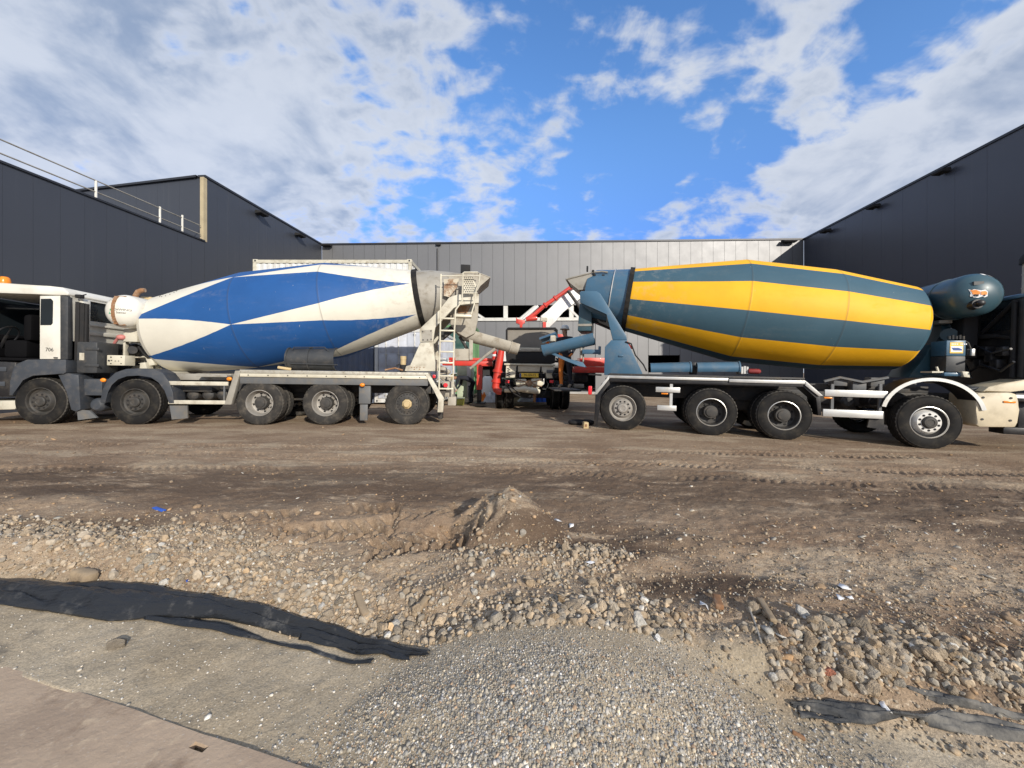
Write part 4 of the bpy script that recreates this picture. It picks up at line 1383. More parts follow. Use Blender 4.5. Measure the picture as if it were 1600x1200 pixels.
# deck with white edge
zA, zB = FR.P(1100, 590.2).z, FR.P(1100, 594.6).z
d0, d1 = FR.P(950, 590).x, FR.P(1255, 592).x
dm = FR.P(1135, 590).x
MB().box((d0, -.005, zA + .002), (d1, .6, zA + .05), .008).build('deck_plate', M['chassis'], rt_)
mb = MB().prism([(d0, zA), (dm, zA), (dm, zB), (d0 + .01, zB)], -.03, .0, .003).prism([(dm + .02, zA - .012), (d1, zA - .012), (d1 - .01, zB - .02), (dm + .02, zB - .02)], -.03, .0, .003)
pA, pB = FR.P(926, 616), FR.P(931.5, 616)
mb.prism([(d0 - .003, zA), (d0 + .0, zB - .02), (pB.x, pB.z), (pA.x, pA.z)], -.03, .0, .003)
pA, pB = FR.P(1283, 618), FR.P(1276.5, 619)
mb.prism([(d1 + .003, zA - .012), (pA.x, pA.z), (pB.x, pB.z), (d1, zB - .045)], -.03, .0, .003)
mb.build('edge_strip', M['alu'], rt_)
zS = FR.P(1100, 600.5).z
mb = MB().box((d0 + .02, .002, zS), (d1 - .02, .05, zB - .003), .004).box((d0 + .02, .051, zS + .03), (d1 - .02, .7, zA - .004))
mb.prism(FR.pp([(950, 593), (951, 601), (937, 617), (936, 640), (933, 665), (928, 665), (929, 616)]), .003, .06, .004)
mb.prism(FR.pp([(1253, 596), (1280, 619), (1283, 649), (1277, 649), (1274, 622), (1250, 602)]), .003, .4, .004)
mb.build('side_skirt', M['black'], rt_)
for (p0, p1, p2, p3) in ((1023, 605, 1061, 613), (1026, 633.5, 1056, 641.5), (1287, 610, 1385, 620.5), (1285, 641, 1379, 652.5)):
    MB().box(*FR.bx(p0, p1, p2, p3, -.02, .02), bev=.004).build('underrun_bar', M['alu'], rt_)
MB().box(*FR.bx(1045, 600, 1049.5, 634, .022, .07)).build('guard_post', M['alu'], rt_, 0)
for px in (1299, 1374):
    MB().box(*FR.bx(px - 2.2, 600, px + 2.2, 645, .022, .07)).build('guard_post', M['chassisgrey'], rt_, 0)
for px, py in ((1292, 621.5), (1037, 615)):
    q = FR.P(px, py, -.02)
    MB().box(q - Vector((.07, .01, .016)), q + Vector((.07, .02, .016)), .008).build('side_marker', M['orange'], rt_)
MB().prism(FR.pp([(1362, 643), (1383, 643), (1383, 672), (1357, 668)]), .05, .09).build('mud_flap', M['black'], rt_)
# front arch with the pale rim band
cx = FR.P(1452, 652)
mm = FR.m(1452)
angs = [R(a) for a in np.linspace(168, 12, 25)]
ro, ri = 66.0 * mm, 60.5 * mm


def arcpt(r, a):
    return (cx.x + r * math.cos(a), cx.z + .03 + r * math.sin(a) * .90)


mb = MB().prism([arcpt(ro, a) for a in angs] + [arcpt(ri, a) for a in angs[::-1]], -.06, -.045, 0)
mb.build('mudguard_band', M['alu'], rt_, 20)
mb = MB().prism([arcpt(ro - .005, a) for a in angs] + [arcpt(ri + .006, a) for a in angs[::-1]], -.044, .38, 0)
mb.build('front_mudguard', M['black'], rt_, 20)
# tank, step, cab
mb = MB().prism(FR.pp([(1523, 614), (1575, 613), (1584, 616), (1587.5, 628), (1588, 640), (1587, 660), (1583, 667.5), (1527, 667), (1522, 663), (1521, 640), (1521, 618)]), -.03, .6, .035)
mb.build('fuel_tank', M['tankcream'], rt_)
mb = MB()
for px, py in ((1533.5, 621), (1577, 622), (1533, 655), (1577, 657)):
    q = FR.P(px, py, -.03)
    mb.cyl(q + Vector((0, -.010, 0)), q, .020, n=10)
mb.build('tank_fastener', M['chassis'], rt_)
q = FR.P(1574.5, 628, -.03)
MB().box(q - Vector((.085, .016, .018)), q + Vector((.085, .0, .018)), .008).build('side_marker', M['orange'], rt_)
mb = MB().prism(FR.pp([(1540, 604), (1562, 599), (1590, 596), (1600, 590), (1640, 588), (1640, 607), (1600, 609), (1574, 612), (1530, 612)], .06), .03, .5, .02)
mb.build('step_panel', M['tankcream'], rt_)
MB().prism(FR.pp([(1510, 606), (1540, 604), (1560, 608), (1524, 613)], .2), .2, .7, .02).build('step_bracket', M['slate'], rt_)
MB().box(*FR.bx(1584, 615, 1640, 628, .02, .3), bev=.01).box(*FR.bx(1567, 669, 1640, 680, .1, .4), bev=.01).box(*FR.bx(1590, 628, 1640, 676, .25, .8), bev=.01).build('side_locker', M['black'], rt_)
q = FR.P(1591, 619.5, .01)
MB().box(q - Vector((.06, .0, .03)), q + Vector((.06, .012, .03))).build('warning_sticker', M['stickerw'], rt_, 0)
uc_ = FR.P(1597, 560, .02).x + .02
q0 = FR.V(1597, 461, uc_)
zt, zf = q0.z, FR.P(1600, 604, .1).z
cab = MB().prism([(uc_, zf), (uc_, zt - .02), (uc_ + .12, zt + .02), (uc_ + 1.7, zt + .05), (uc_ + 2.1, zf + .9), (uc_ + 2.2, zf)], .02, 2.45, .03)
cab.build('cab', M['black'], rt_)
MB().prism([(uc_ - .02, zt - .03), (uc_ - .02, zt + .03), (uc_ + .10, zt + .07), (uc_ + 1.7, zt + .11), (uc_ + 1.7, zt + .06), (uc_ + .1, zt + .025), (uc_ + .1, zt - .03)], .0, 2.47, .01).build('cab_roof', M['blue'], rt_)
a, b = FR.V(1528, 496, uc_), FR.V(1580, 512, uc_)
ztw, zbw = FR.V(1555, 483, uc_).z, FR.V(1555, 517, uc_).z
mb = MB().box((uc_ - .012, b.y, zbw), (uc_ - .002, a.y, ztw), .0)
mb.build('rear_window', M['glass'], rt_, 0)
mb = MB()
for (p, q) in (((1505, 545), (1580, 470)), ((1500, 522), (1576, 528)), ((1578, 470), (1578, 590))):
    mb.tube([FR.V(*p, uc_ - .05), FR.V(*q, uc_ - .05)], .035, 8)
mb.box((uc_ - .10, .5, zbw - .14), (uc_ - .002, 2.1, zbw - .06), .02)
mb.build('rear_frame_tube', M['blackmatt'], rt_)
mb = MB()
for k in range(7):
    q = FR.V(1512 + 9 * k, 548 + (k % 3) * 10, uc_ - .1)
    mb.box(q - Vector((.08, .06, .10)), q + Vector((.08, .10, .08)), .02)
for a in ([(1500, 560), (1520, 540), (1545, 552), (1575, 545)], [(1505, 585), (1530, 570), (1560, 580), (1580, 565)], [(1490, 552), (1505, 570), (1515, 592)]):
    mb.tube([FR.V(x, y, uc_ - .25) for x, y in a], .022, 6)
mb.build('hydraulic_hose', M['black'], rt_)
q = FR.P(1602.5, 590, .12)
zs0, zs1, zs2 = q.z, FR.P(1602.5, 468, .12).z, FR.P(1602.5, 412, .12).z
mb = MB().cyl((q.x, .12, zs0), (q.x, .12, zs1), .12, n=20)
mb.build('air_intake', M['darkgrey'], rt_)
mb = MB().cyl((q.x, .12, zs1), (q.x, .12, zs2), .10, n=20).cyl((q.x, .12, zs1 + .2), (q.x, .12, zs1 + .22), .106, n=20).cyl((q.x, .12, zs1 + .45), (q.x, .12, zs1 + .47), .106, n=20)
mb.build('exhaust_stack', M['greybeige'], rt_)
MB().lathe([(0, .19), (.10, .18), (.14, .10), (.14, .0), (0, .0)], (q.x, .12, zs2), (0, 0, 1), 20).build('stack_cap', M['blackmatt'], rt_, 40)

# drum of stripes
dr, EA, EX, EL, eprof = drum(FR, rt_, (1412, 515), (976, 469.3), 1.25,
                     [(-.026, 0), (-.024, 14), (-.016, 34), (-.002, 50), (.014, 60), (.028, 65), (.2775, 77.5), (.578, 78.5), (1.0, 47.5)],
                     drum_mat('striped_drum', (.84, .435, .010), (.044, .100, .140), 'stripe', [(0, 0.0), (.042, .0), (.0425, .52), (1, .52)], .367, (.296, .589), .10), None)
# near face lathe sense: angle runs from the camera side up, so stripes keep their places
rr_ = eprof[-1][0]
MB().lathe([(rr_ - .03, -.06), (rr_ + .04, -.06), (rr_ + .04, .05), (rr_ - .03, .05)], EA + EX * EL, EX, 64).build('roller_ring', M['rubber'], rt_)
mb = MB().lathe([(rr_ - .01, .03), (rr_ - .06, .45), (rr_ - .065, .47), (rr_ - .10, .85), (rr_ - .18, 1.05), (rr_ - .22, 1.05), (rr_ - .12, .8)], EA + EX * EL, EX, 64)
mb.build('drum_neck', M['blue'], rt_, 30)
MB().lathe([(rr_ - .05, .40), (rr_ - .03, .40), (rr_ - .03, .42), (rr_ - .05, .42)], EA + EX * EL, EX, 64).build('neck_hoop', M['alu'], rt_)
# front drive and water tank
mb = MB().cyl(FR.P(1452, 520, 1.25), FR.P(1481, 523, 1.25), .24, .22, 24).cyl(FR.P(1472, 521, 1.25), FR.P(1484, 523, 1.25), .27, .27, 24).cyl(FR.P(1478, 523, .9), FR.P(1478, 523, 1.3), .13, n=20)
mb.build('drum_gearbox', M['bluedk'], rt_)
MB().prism(FR.pp([(1416, 590), (1442, 556), (1452, 538), (1476, 536), (1478, 590)], .9), .9, 1.6, .02).build('front_bearing_stand', M['bluedk'], rt_)
mb = MB().box(*FR.bx(1474.5, 532, 1504.5, 556, .45, .85), bev=.008)
mb.build('control_box', M['blue'], rt_)
MB().box(*FR.bx(1474.5, 556.5, 1504.5, 581, .45, .85), bev=.008).build('battery_box', M['darkgrey'], rt_)
mb = MB()
a, b = FR.bx(1480, 535, 1500.5, 552, .444, .448)
mb.box(a, b, 0, 0)
zmid0, zmid1 = a[2] + (b[2] - a[2]) * .12, a[2] + (b[2] - a[2]) * .66
mb.box((a[0] + .012, .441, zmid0), (b[0] - .012, .443, zmid1), 0, 1)
cxs, czs, ws, hs_ = (a[0] + b[0]) / 2, (zmid0 + zmid1) / 2, (b[0] - a[0]) * .4, (zmid1 - zmid0) * .24
mb.prism([(cxs - ws, czs + hs_), (cxs + ws * .3, czs + hs_ * .9), (cxs + ws, czs - hs_ * .1), (cxs + ws, czs - hs_), (cxs - ws * .6, czs - hs_)], .438, .440, 0, 2)
zt_ = b[2] - (b[2] - a[2]) * .16
for k in range(9):
    if k != 4:
        mb.box((a[0] + .02 + k * .027, .441, zt_ - .012), (a[0] + .038 + k * .027, .443, zt_ + .012), 0, 1)
mb.build('sticker', [M['stickery'], M['stickerw'], M['stickerb']], rt_, 0)
mb = MB()
for k in range(5):
    q = FR.P(1478 + 5.5 * k, 530, .55)
    mb.cyl(q, q + Vector((0, 0, .06 + .02 * (k % 2))), .022, n=8)
mb.tube([FR.P(1500, 531, .55), FR.P(1508, 536, .5), FR.P(1512, 545, .5)], .014, 6)
mb.box(*FR.bx(1507, 545, 1519, 556, .5, .7), bev=.015)
mb.build('valve_lever', M['chassis'], rt_)
MB().box(*FR.bx(1514, 545, 1519.5, 556, .44, .49), bev=.008).build('pressure_filter', M['alu'], rt_)
MB().box(*FR.bx(1481, 512, 1495, 524, 1.0, 1.02)).build('rating_plate', M['stickerw'], rt_, 0)
mb = MB().prism(FR.pp([(1453, 580), (1471, 580), (1471, 582.5), (1453, 582.5)], .4), .4, .7).tube([FR.P(1460, 573, .45), FR.P(1463, 581, .45)], .02, 6).prism(FR.pp([(1500, 580), (1511, 581), (1513, 590), (1503, 589)], .3), .3, .4, .01)
mb.build('lever_plate', M['cream'], rt_)
MB().box(*FR.bx(1472, 582, 1505, 588, .35, .9), bev=.02).build('box_support', M['blue'], rt_)
tq = FR.P(1517.5, 460.5, .30)
rq = 33.5 * FR.m(1517.5, .30)
tdome = [(0, -.22), (rq * .35, -.205), (rq * .65, -.155), (rq * .86, -.085), (rq * .97, .0), (rq, .08)]
mb = MB().lathe(tdome + [(rq, .50), (rq + .012, .505), (rq + .012, .53), (rq, .535), (rq, 1.75), (rq * .9, 1.88), (rq * .5, 1.95), (0, 1.97)], tq, (0, 1, 0), 56)
wt2 = mb.build('water_tank', M['bluedk'], rt_, 50)


def tank_v(u, z):
    r = math.hypot(u - tq.x, z - tq.z)
    for (r0, s0), (r1, s1) in zip(tdome, tdome[1:]):
        if r <= r1:
            return tq.y + s0 + (s1 - s0) * (r - r0) / (r1 - r0)
    return tq.y + .08


def tpoly(mb, pxs, off=.006, mi=0):
    pts = []
    for p in pxs:
        q = FR.P(*p, .2)
        q = FR.P(*p, tank_v(q.x, q.z))
        pts.append((q.x, tank_v(q.x, q.z) - off, q.z))
    mb.poly(pts, mi)


mb = MB()
tpoly(mb, [(1506.5, 452), (1512, 453.5), (1515, 452), (1526, 454), (1531, 453), (1535, 456), (1535, 463), (1531, 465), (1527, 463.5), (1521, 465.5), (1515, 464.5), (1510, 463), (1511, 458)], .008, 0)
tpoly(mb, [(1509, 453.5), (1518, 453.2), (1524, 456), (1524, 460), (1513, 460), (1512.5, 457)], .012, 1)
tpoly(mb, [(1525.5, 455.5), (1531, 455), (1533.5, 457), (1533.5, 461), (1525.5, 461)], .012, 1)
for c in ((1515, 462), (1520, 462), (1530, 462)):
    tpoly(mb, [(c[0] + 1.6 * math.cos(k), c[1] + 1.6 * math.sin(k)) for k in [i * math.pi / 4 for i in range(8)]], .016, 2)
mb.build('truck_emblem', [M['stickerw'], M['sticker'], M['ink']], wt2, 0)
mb = MB()
for k in range(7):
    a0 = R(84 - 15 * k)
    pts = []
    for (rr, aa) in ((.86, a0), (.97, a0), (.97, a0 - R(9)), (.86, a0 - R(9))):
        u, z = tq.x + rq * rr * math.cos(aa), tq.z + rq * rr * math.sin(aa)
        pts.append((u, tank_v(u, z) - .008, z))
    mb.poly(pts)
mb.build('reflector_tape', M['stickerw'], wt2, 0)
mb = MB()
q = FR.P(1521, 443, .12)
mb.box((q.x - .075, tank_v(q.x, q.z) - .012, q.z - .035), (q.x + .075, tank_v(q.x, q.z) + .03, q.z + .035), .004)
mb.build('type_plate', M['darkgrey'], wt2, 0)
q = FR.P(1520, 475, .10)
vv = tank_v(q.x, q.z)
MB().cyl((q.x, vv - .05, q.z), (q.x, vv + .06, q.z), .085, .10, 20).sphere((q.x + .02, vv - .08, q.z + .01), .06, (1.1, .8, 1), 2).box((q.x - .06, vv - .07, q.z - .02), (q.x + .08, vv - .05, q.z + .02), .01).build('drain_valve', M['black'], wt2)
MB().box(*FR.bx(1500, 488, 1524, 560, .7, 1.0), bev=.03).build('tank_support', M['blackmatt'], rt_)
MB().box(*FR.bx(1462, 500, 1483, 505, .8, 1.3), bev=.01).build('tank_bracket', M['greybeige'], rt_)

# rear frame, hopper, chutes
lowp = FR.pp([(942, 542), (952, 531.5), (976, 531.5), (1003, 586), (942, 586)], .40)
armp = FR.pp([(901, 457), (903, 455), (927, 455), (933, 459), (975, 524), (976, 531), (954, 531), (944, 491), (939, 489), (902, 473)], .42)
for v0 in (.40, 1.9):
    MB().prism(lowp, v0, v0 + .20, .008).build('rear_stand', M['blue'], rt_)
    MB().prism(armp, v0 + .02, v0 + .16, .006).build('stand_arm', M['blue'], rt_)
q = FR.P(967, 556, .40)
MB().box(q - Vector((.04, .03, .02)), q + Vector((.06, .0, .02)), .008).build('latch', M['blue'], rt_)
MB().box(*FR.bx(950, 566, 985, 586, .61, 1.89), bev=.02).build('stand_crossbeam', M['blue'], rt_)
mb = MB().prism(FR.pp([(901, 474), (921, 480), (920, 517), (899, 517)], .75), .75, 1.7, .02)
mb.build('discharge_collector', M['bluedk'], rt_)
MB().box(*FR.bx(899, 506, 921, 509.5, .735, .75)).build('collector_band', M['greybeige'], rt_, 0)
MB().prism(FR.pp([(921, 480), (940, 490), (950, 512), (921, 500)], .9), .9, 1.6, .02).build('drum_scraper', M['blackmatt'], rt_)
hop = FR.pp([(880, 436), (892, 432), (916, 427), (922, 430), (919, 452), (899, 453), (886, 443)], .75)
mb = MB().prism(hop, .75, .77).prism(hop, 1.73, 1.75)
hq = FR.pp([(880, 436), (886, 443), (899, 453), (919, 452)], .75)
for (a, b) in zip(hq, hq[1:]):
    mb.poly([(a[0], .77, a[1]), (b[0], .77, b[1]), (b[0], 1.73, b[1]), (a[0], 1.73, a[1])])
tp = [FR.P(x, y, .74) for x, y in ((879.5, 436.5), (892, 433), (912, 428), (922, 425.5), (935, 424.5), (944, 426))]
mb.tube(tp, .022, 8)
mb.tube([(p.x, 1.76, p.z) for p in tp], .022, 8)
mb.tube([(tp[0].x, .74, tp[0].z), (tp[0].x, 1.76, tp[0].z)], .022, 8)
mb.build('hopper', M['greybeige'], rt_)
MB().prism(FR.pp([(927, 428), (944, 425), (945, 428), (937, 432), (934, 455), (925, 455)], .9), .88, .95, .006).build('hopper_stay', M['blue'], rt_)
mb = MB().box(*FR.bx(910.5, 416, 913, 424, .9, .98)).box(*FR.bx(919, 422, 922.5, 425, .7, .8)).tube([FR.P(921, 427, .74), FR.P(925, 432, .74)], .03, 6).box(*FR.bx(935, 429, 939, 433, .7, .8))
mb.build('hopper_fitting', M['blackmatt'], rt_, 0)
a, b = FR.P(925, 527, 1.0), FR.P(846.5, 545.5, 1.0)
mb = MB().halfpipe(a, b, .20, .185, (.1, .25, 1), 210, .012, 16)
mb.halfpipe(b + (a - b).normalized() * .03, b - (a - b).normalized() * .01, .20, .20, (.1, .25, 1), 210, .025, 16)
mb.build('discharge_chute', M['blue'], rt_)
a2, b2 = FR.P(868, 526.5, 1.3), FR.P(843, 535.5, 1.3)
mb = MB().halfpipe(a2, b2, .15, .15, (.1, -.3, -1), 150, .012, 12)
mb.build('folding_chute', M['blue'], rt_)
MB().box(*FR.bx(857, 524, 864, 533, .95, 1.15), bev=.01).build('chute_catch', M['oldcream'], rt_)
mb = MB().prism(FR.pp([(855, 549), (860, 550), (888, 561), (908, 566), (915, 574.5), (903, 572), (880, 563), (856, 552)], .95), .95, 1.0, .004)
mb.build('chute_prop', M['blue'], rt_)
mb = MB().tube([FR.P(905, 537, 1.0), FR.P(905.5, 560, 1.0)], .035, 8).tube([FR.P(909, 540, 1.05), FR.P(909, 570, 1.05)], .02, 8).box(*FR.bx(902, 533, 912, 540, .95, 1.05), bev=.01).tube([FR.P(903, 523, .95), FR.P(906, 531, .9), FR.P(905, 537, .95)], .012, 6)
mb.build('chute_swivel', M['greybeige'], rt_)
MB().box(*FR.bx(907, 546, 933, 553, .9, 1.0), bev=.01).box(*FR.bx(932, 541, 936, 554, .9, 1.0), bev=.006).build('swivel_bracket', M['blue'], rt_)
MB().tube([FR.P(918, 585, .3), FR.P(938, 586, .3)], .02, 8).build('rear_bar', M['blackmatt'], rt_)
q = FR.P(920.5, 610, .05)
MB().box(q - Vector((.045, .0, .10)), q + Vector((.04, .12, .10)), .02).build('tail_lamp', M['redlens'], rt_)
MB().tube([FR.P(974, 534, .39), FR.P(983, 537, .38), FR.P(990, 555, .4), FR.P(1003, 570, .45), FR.P(1008, 580, .45)], .016, 6).build('air_hose', M['blackmatt'], rt_)
MB().tube([FR.P(976, 534, .42), FR.P(985, 545, .42)], .022, 6).build('air_hose', M['red'], rt_)
for (p0, p1, t0, t1) in ((1014, 1075, 571.5, 569), (1086, 1150, 569.5, 568.5)):
    a, b = FR.P(p0, (t0 + 581.5) / 2, .45), FR.P(p1, (t1 + 581.5) / 2, .45)
    mb = MB().halfpipe(a, b, .135, .14, (0, .5, -1), 200, .012, 14)
    mb.halfpipe(b, b + (b - a).normalized() * .03, .155, .155, (0, .5, -1), 200, .03, 14)
    mb.build('spare_chute', M['blue'], rt_)
MB().box(*FR.bx(1075, 566, 1087, 585, .6, .75), bev=.01).box(*FR.bx(1150, 572, 1156, 585, .6, .75), bev=.01).build('chute_rest', M['black'], rt_)
mb = MB()
for k in range(4):
    mb.box(*FR.bx(1152 + 4 * k, 572 + (k % 2), 1155 + 4 * k, 584, .9, .95))
mb.build('deck_basket', M['alu'], rt_, 0)
MB().lathe([(0, 0), (.05, .01), (.06, .04), (.06, .22), (.03, .26), (0, .26)], FR.P(1166, 580, .9), (1, 0, 0), 16).build('red_canister', pbr('dull_red', (.25, .03, .03), .6, 0, MUD, 8, .6), rt_)

# ================================================================== CONCRETE PUMP (seen from behind)
FP = Fr(.35, 12.9, 0.0, .055, -.0175)
pt = FP.thing('concrete_pump_truck', 'concrete pump truck seen from behind with red outriggers and white folded boom', 'pump truck')
wp = None
for px in (780, 796, 868.5, 884):
    q = FP.P(px, 640, .5)
    if wp is None:
        wp = make_wheel(pt, (0, 0, 0), 'dish', M['rimdark'], M['rimdark'], M['rubber'], .30, 8)
        wp.location = (q.x - .15, 1.0, RW)
        wp.rotation_euler = (0, 0, -math.pi / 2)
    else:
        copy_of(wp, pt, (q.x - .15, 1.0, RW), (0, 0, -math.pi / 2))
    copy_of(wp, pt, (q.x - .15, 2.4, RW), (0, 0, -math.pi / 2))
ml = FP.P(789, 600, 0).x
mr = FP.P(868, 600, 0).x
MB().box((ml + .45, .6, .62), (mr - .40, 9.0, 1.0), .02).box((ml - .1, .9, .40), (mr + .2, 1.1, .65), .03).box((ml - .1, 2.3, .40), (mr + .2, 2.5, .65), .03).box((ml - .25, 1.4, 1.1), (mr + .45, 8.5, 1.3), .02).build('chassis', M['black'], pt)
MB().box((ml - .2, 2.6, 1.31), (mr + .4, 8.5, 1.75), .05).build('pump_body', M['black'], pt)
uw = (ml + mr) / 2
MB().box((uw - 1.2, 8.7, .6), (uw + 1.2, 10.8, 3.0), .12).build('cab', M['boomwhite'], pt)
a, b = FP.bx(789.5, 514, 867.5, 546, .25, .30)
mb = MB().box(a, b, .01)
mb.build('splash_screen', pbr('grey_rubber_sheet', (.24, .22, .19), .8, 0, (.25, .23, .2), 3, .7, .002, 30), pt)
mb = MB().tube([FP.P(790, 547, .2), FP.P(789.5, 516, .2), FP.P(792, 513, .2), FP.P(865, 513, .2), FP.P(868, 516, .2), FP.P(868, 547, .2)], .035, 8)
mb.build('screen_frame', M['blackmatt'], pt)
MB().box(*FP.bx(808, 543.2, 842, 546, .0, .06), bev=.01).build('grid_bar', M['cream'], pt)
mb = MB().prism(FP.pp([(788, 549), (867, 549), (866, 568), (790, 568)]), .0, 1.2, .04)
mb.build('hopper', M['blackmatt'], pt)
MB().prism(FP.pp([(791, 546), (866, 546), (867, 549.2), (788, 549.2)], -.01), -.02, 1.1, .01).build('hopper_rim', M['concretey'], pt)
mb = MB().box(*FP.bx(786.5, 568.3, 866.5, 571, -.10, .1), bev=.008)
mb.build('bumper_bar', M['cream'], pt)
mb = MB().prism(FP.pp([(789.5, 571), (806, 571), (804, 590), (789, 590)], -.05), -.05, .25, .01)
mb.prism(FP.pp([(808, 571), (843, 571), (842, 581), (808, 581)], -.03), -.03, .2, .01)
mb.prism(FP.pp([(845, 571), (864, 571), (863, 591), (853, 591), (852, 582), (845, 581)], -.05), -.05, .25, .01)
mb.build('bumper', M['cream'], pt)
mb = MB()
for k in range(8):
    q = FP.P(792.5 + 2.2 * (k % 2), 576 + 1.8 * k, -.05)
    mb.box(q - Vector((.03, .008, .016)), q + Vector((.03, -.001, .016)))
mb.build('bumper_slot', M['ink'], pt, 0)
mb = MB().box(*FP.bx(810.5, 583, 840.5, 589.5, -.09, -.07), bev=.003, mi=0)
a, b = FP.bx(810.8, 583.2, 813.3, 589.3, -.093, -.0902)
mb.box(a, b, 0, 1)
qc = FP.P(827, 586.3, -.092)
add_text(mb, '90-GN-F9', .098, lambda x, z: (qc.x + x, -.0925, qc.z + z), 2, .98)
mb.build('number_plate', [M['yellow'], M['stickerb'], M['ink']], pt, 0)
mb = MB()
qa = FP.P(826, 598, -.05)
mb.prism(FP.pp([(804, 592), (821, 592), (823, 597), (821, 603), (806, 603)], -.05), -.08, .3, .03)
mb.prism(FP.pp([(829, 592), (846, 592), (849, 597), (847, 603), (830, 603), (828, 597)], -.05), -.08, .3, .03)
mb.tube([FP.P(788, 610, .05), FP.P(803, 609, .0), FP.P(818, 607, -.05), FP.P(834, 610, -.05), FP.P(842, 612, .0)], [.07, .09, .11, .12, .08], 12)
mb.prism(FP.pp([(808, 603), (843, 603), (840, 611), (828, 615), (814, 613)], .05), .05, .4, .03)
mb.build('slide_valve', M['cream'], pt)
mb = MB().cyl(qa + Vector((0, -.10, 0)), qa + Vector((0, .2, 0)), .10, n=14)
for k in range(4):
    a = FP.P((806, 846, 809, 846)[k], (593, 593, 604, 604)[k], -.1)
    mb.tube([qa + Vector((0, -.08, 0)), a], .014, 6)
mb.build('agitator_shaft', M['rust'], pt)
MB().tube([FP.P(835, 612, .1), FP.P(835, 628, .1)], .05, 8).box(*FP.bx(832, 603, 837, 606, -.12, -.05), bev=.01).build('clean_out_valve', M['rust'], pt)
pr_ = [FP.P(x, y, .1) for x, y in ((782, 546), (779.5, 562), (776.5, 580), (774.5, 596), (773.5, 604), (775, 609), (779, 611.5), (783, 612))]
mb = MB().tube(pr_, [.10, .125, .125, .13, .13, .125, .12, .11], 16)
for i in (2, 3):
    ax = (pr_[i + 1] - pr_[i - 1]).normalized()
    mb.cyl(pr_[i] - ax * .04, pr_[i] + ax * .04, .165, n=18)
mb.build('delivery_pipe', M['red'], pt, 50)
mb = MB().cyl(FP.P(771.5, 562, .3), FP.P(771.5, 549, .3), .09, n=14, mi=0).cyl(FP.P(771.5, 556.8, .3), FP.P(771.5, 553.5, .3), .096, n=14, mi=1).sphere(FP.P(771.5, 547, .3), .06, (1, 1, 1), 2, 0)
mb.build('fire_extinguisher', [M['red'], M['stickerw']], pt)
# outriggers
for nm, lst in (('outrigger', ((700, 559, 769, 563.5, 1.6, 2.1, 'l'), (690, 564, 768, 571.5, 1.5, 2.2, 'l'))),):
    mb = MB()
    for (x0, y0, x1, y1, v0, v1, _) in lst:
        mb.box(*FP.bx(x0, y0, x1, y1, v0, v1), bev=.01)
    ol = mb.build('outrigger', M['red'], pt)
mb = MB().box(*FP.bx(744, 571.5, 752.5, 609, 1.4, 1.7), bev=.01)
mb.build('outrigger_leg', M['red'], pt)
mb = MB().box(*FP.bx(745, 609, 751.5, 629, 1.45, 1.65), bev=.005).box(*FP.bx(739, 629, 758, 632, 1.3, 1.8), bev=.01)
mb.build('outrigger_foot', M['black'], pt)
mb = MB().box(*FP.bx(897, 573, 946, 582.5, .8, 1.4), bev=.01).box(*FP.bx(905, 559, 946, 572.5, 1.5, 2.1), bev=.01)
mb.build('outrigger', M['red'], pt)
MB().box(*FP.bx(898, 582.8, 917, 597, 1.5, 2.3), bev=.02).build('tool_locker', M['black'], pt)
MB().box(*FP.bx(896, 600, 912, 606, 1.0, 1.3), bev=.01).build('spray_bar', M['greybeige'], pt)
# boom
bm = FP.pp([(842, 494), (852, 486.5), (889, 449), (897, 452), (905, 452), (903, 468), (876, 488), (868, 500), (856, 512), (848, 512)], 1.6)
mb = MB().prism(bm, 1.5, 1.9, .02)
mb.build('boom_arm', M['boomwhite'], pt)
MB().tube([FP.P(897, 445, 1.35), FP.P(886, 451, 1.35), FP.P(872, 461, 1.35), FP.P(846, 479, 1.35), FP.P(834, 490, 1.35), FP.P(820, 499, 1.35)], .075, 10) \
    .cyl(FP.P(866, 465, 1.35), FP.P(863.5, 467, 1.35), .11, n=12).cyl(FP.P(850, 476, 1.35), FP.P(848, 477.5, 1.35), .11, n=12).tube([FP.P(820, 499, 1.35), FP.P(828, 498, 1.3), FP.P(836, 497, 1.35)], .09, 10).build('boom_pipe', M['red'], pt, 50)
MB().tube([FP.P(815, 499, 1.5), FP.P(838, 478, 1.5)], .05, 8).build('boom_stay', M['boomwhite'], pt)
MB().tube([FP.P(884, 454, 1.2), FP.P(901, 477, 1.2), FP.P(905, 484, 1.2)], .06, 8).build('boom_cylinder', M['chassis'], pt)
mb = MB().prism(FP.pp([(804, 495), (806, 499), (818, 500), (818, 505), (814, 506), (814, 513), (810, 513), (810, 506), (804, 505)], 1.2), 1.2, 1.35, .01)
mb.build('boom_rest', M['red'], pt)
mb = MB().box(*FP.bx(842, 496, 853, 502, 1.3, 1.5), bev=.03).box(*FP.bx(845, 502, 850, 513, 1.3, 1.5), bev=.02)
mb.build('boom_joint', M['oldcream'], pt)
MB().box(*FP.bx(846, 503, 851, 512, 1.25, 1.3)).build('joint_plate', M['red'], pt, 0)
MB().box((ml + .6, 2.0, 1.7), (mr - .2, 3.2, 2.9), .05).build('boom_turret', M['boomwhite'], pt)
MB().box(*FP.bx(868, 522, 880, 530, 1.2, 1.4), bev=.01).build('side_rail', M['red'], pt)
stp = FP.P(884, 608, -1.0)
MB().box((mr - .02, -1.3, stp.z - .05), (mr + .62, .3, stp.z), .01).build('step_platform', M['chassis'], pt)
mb = MB()
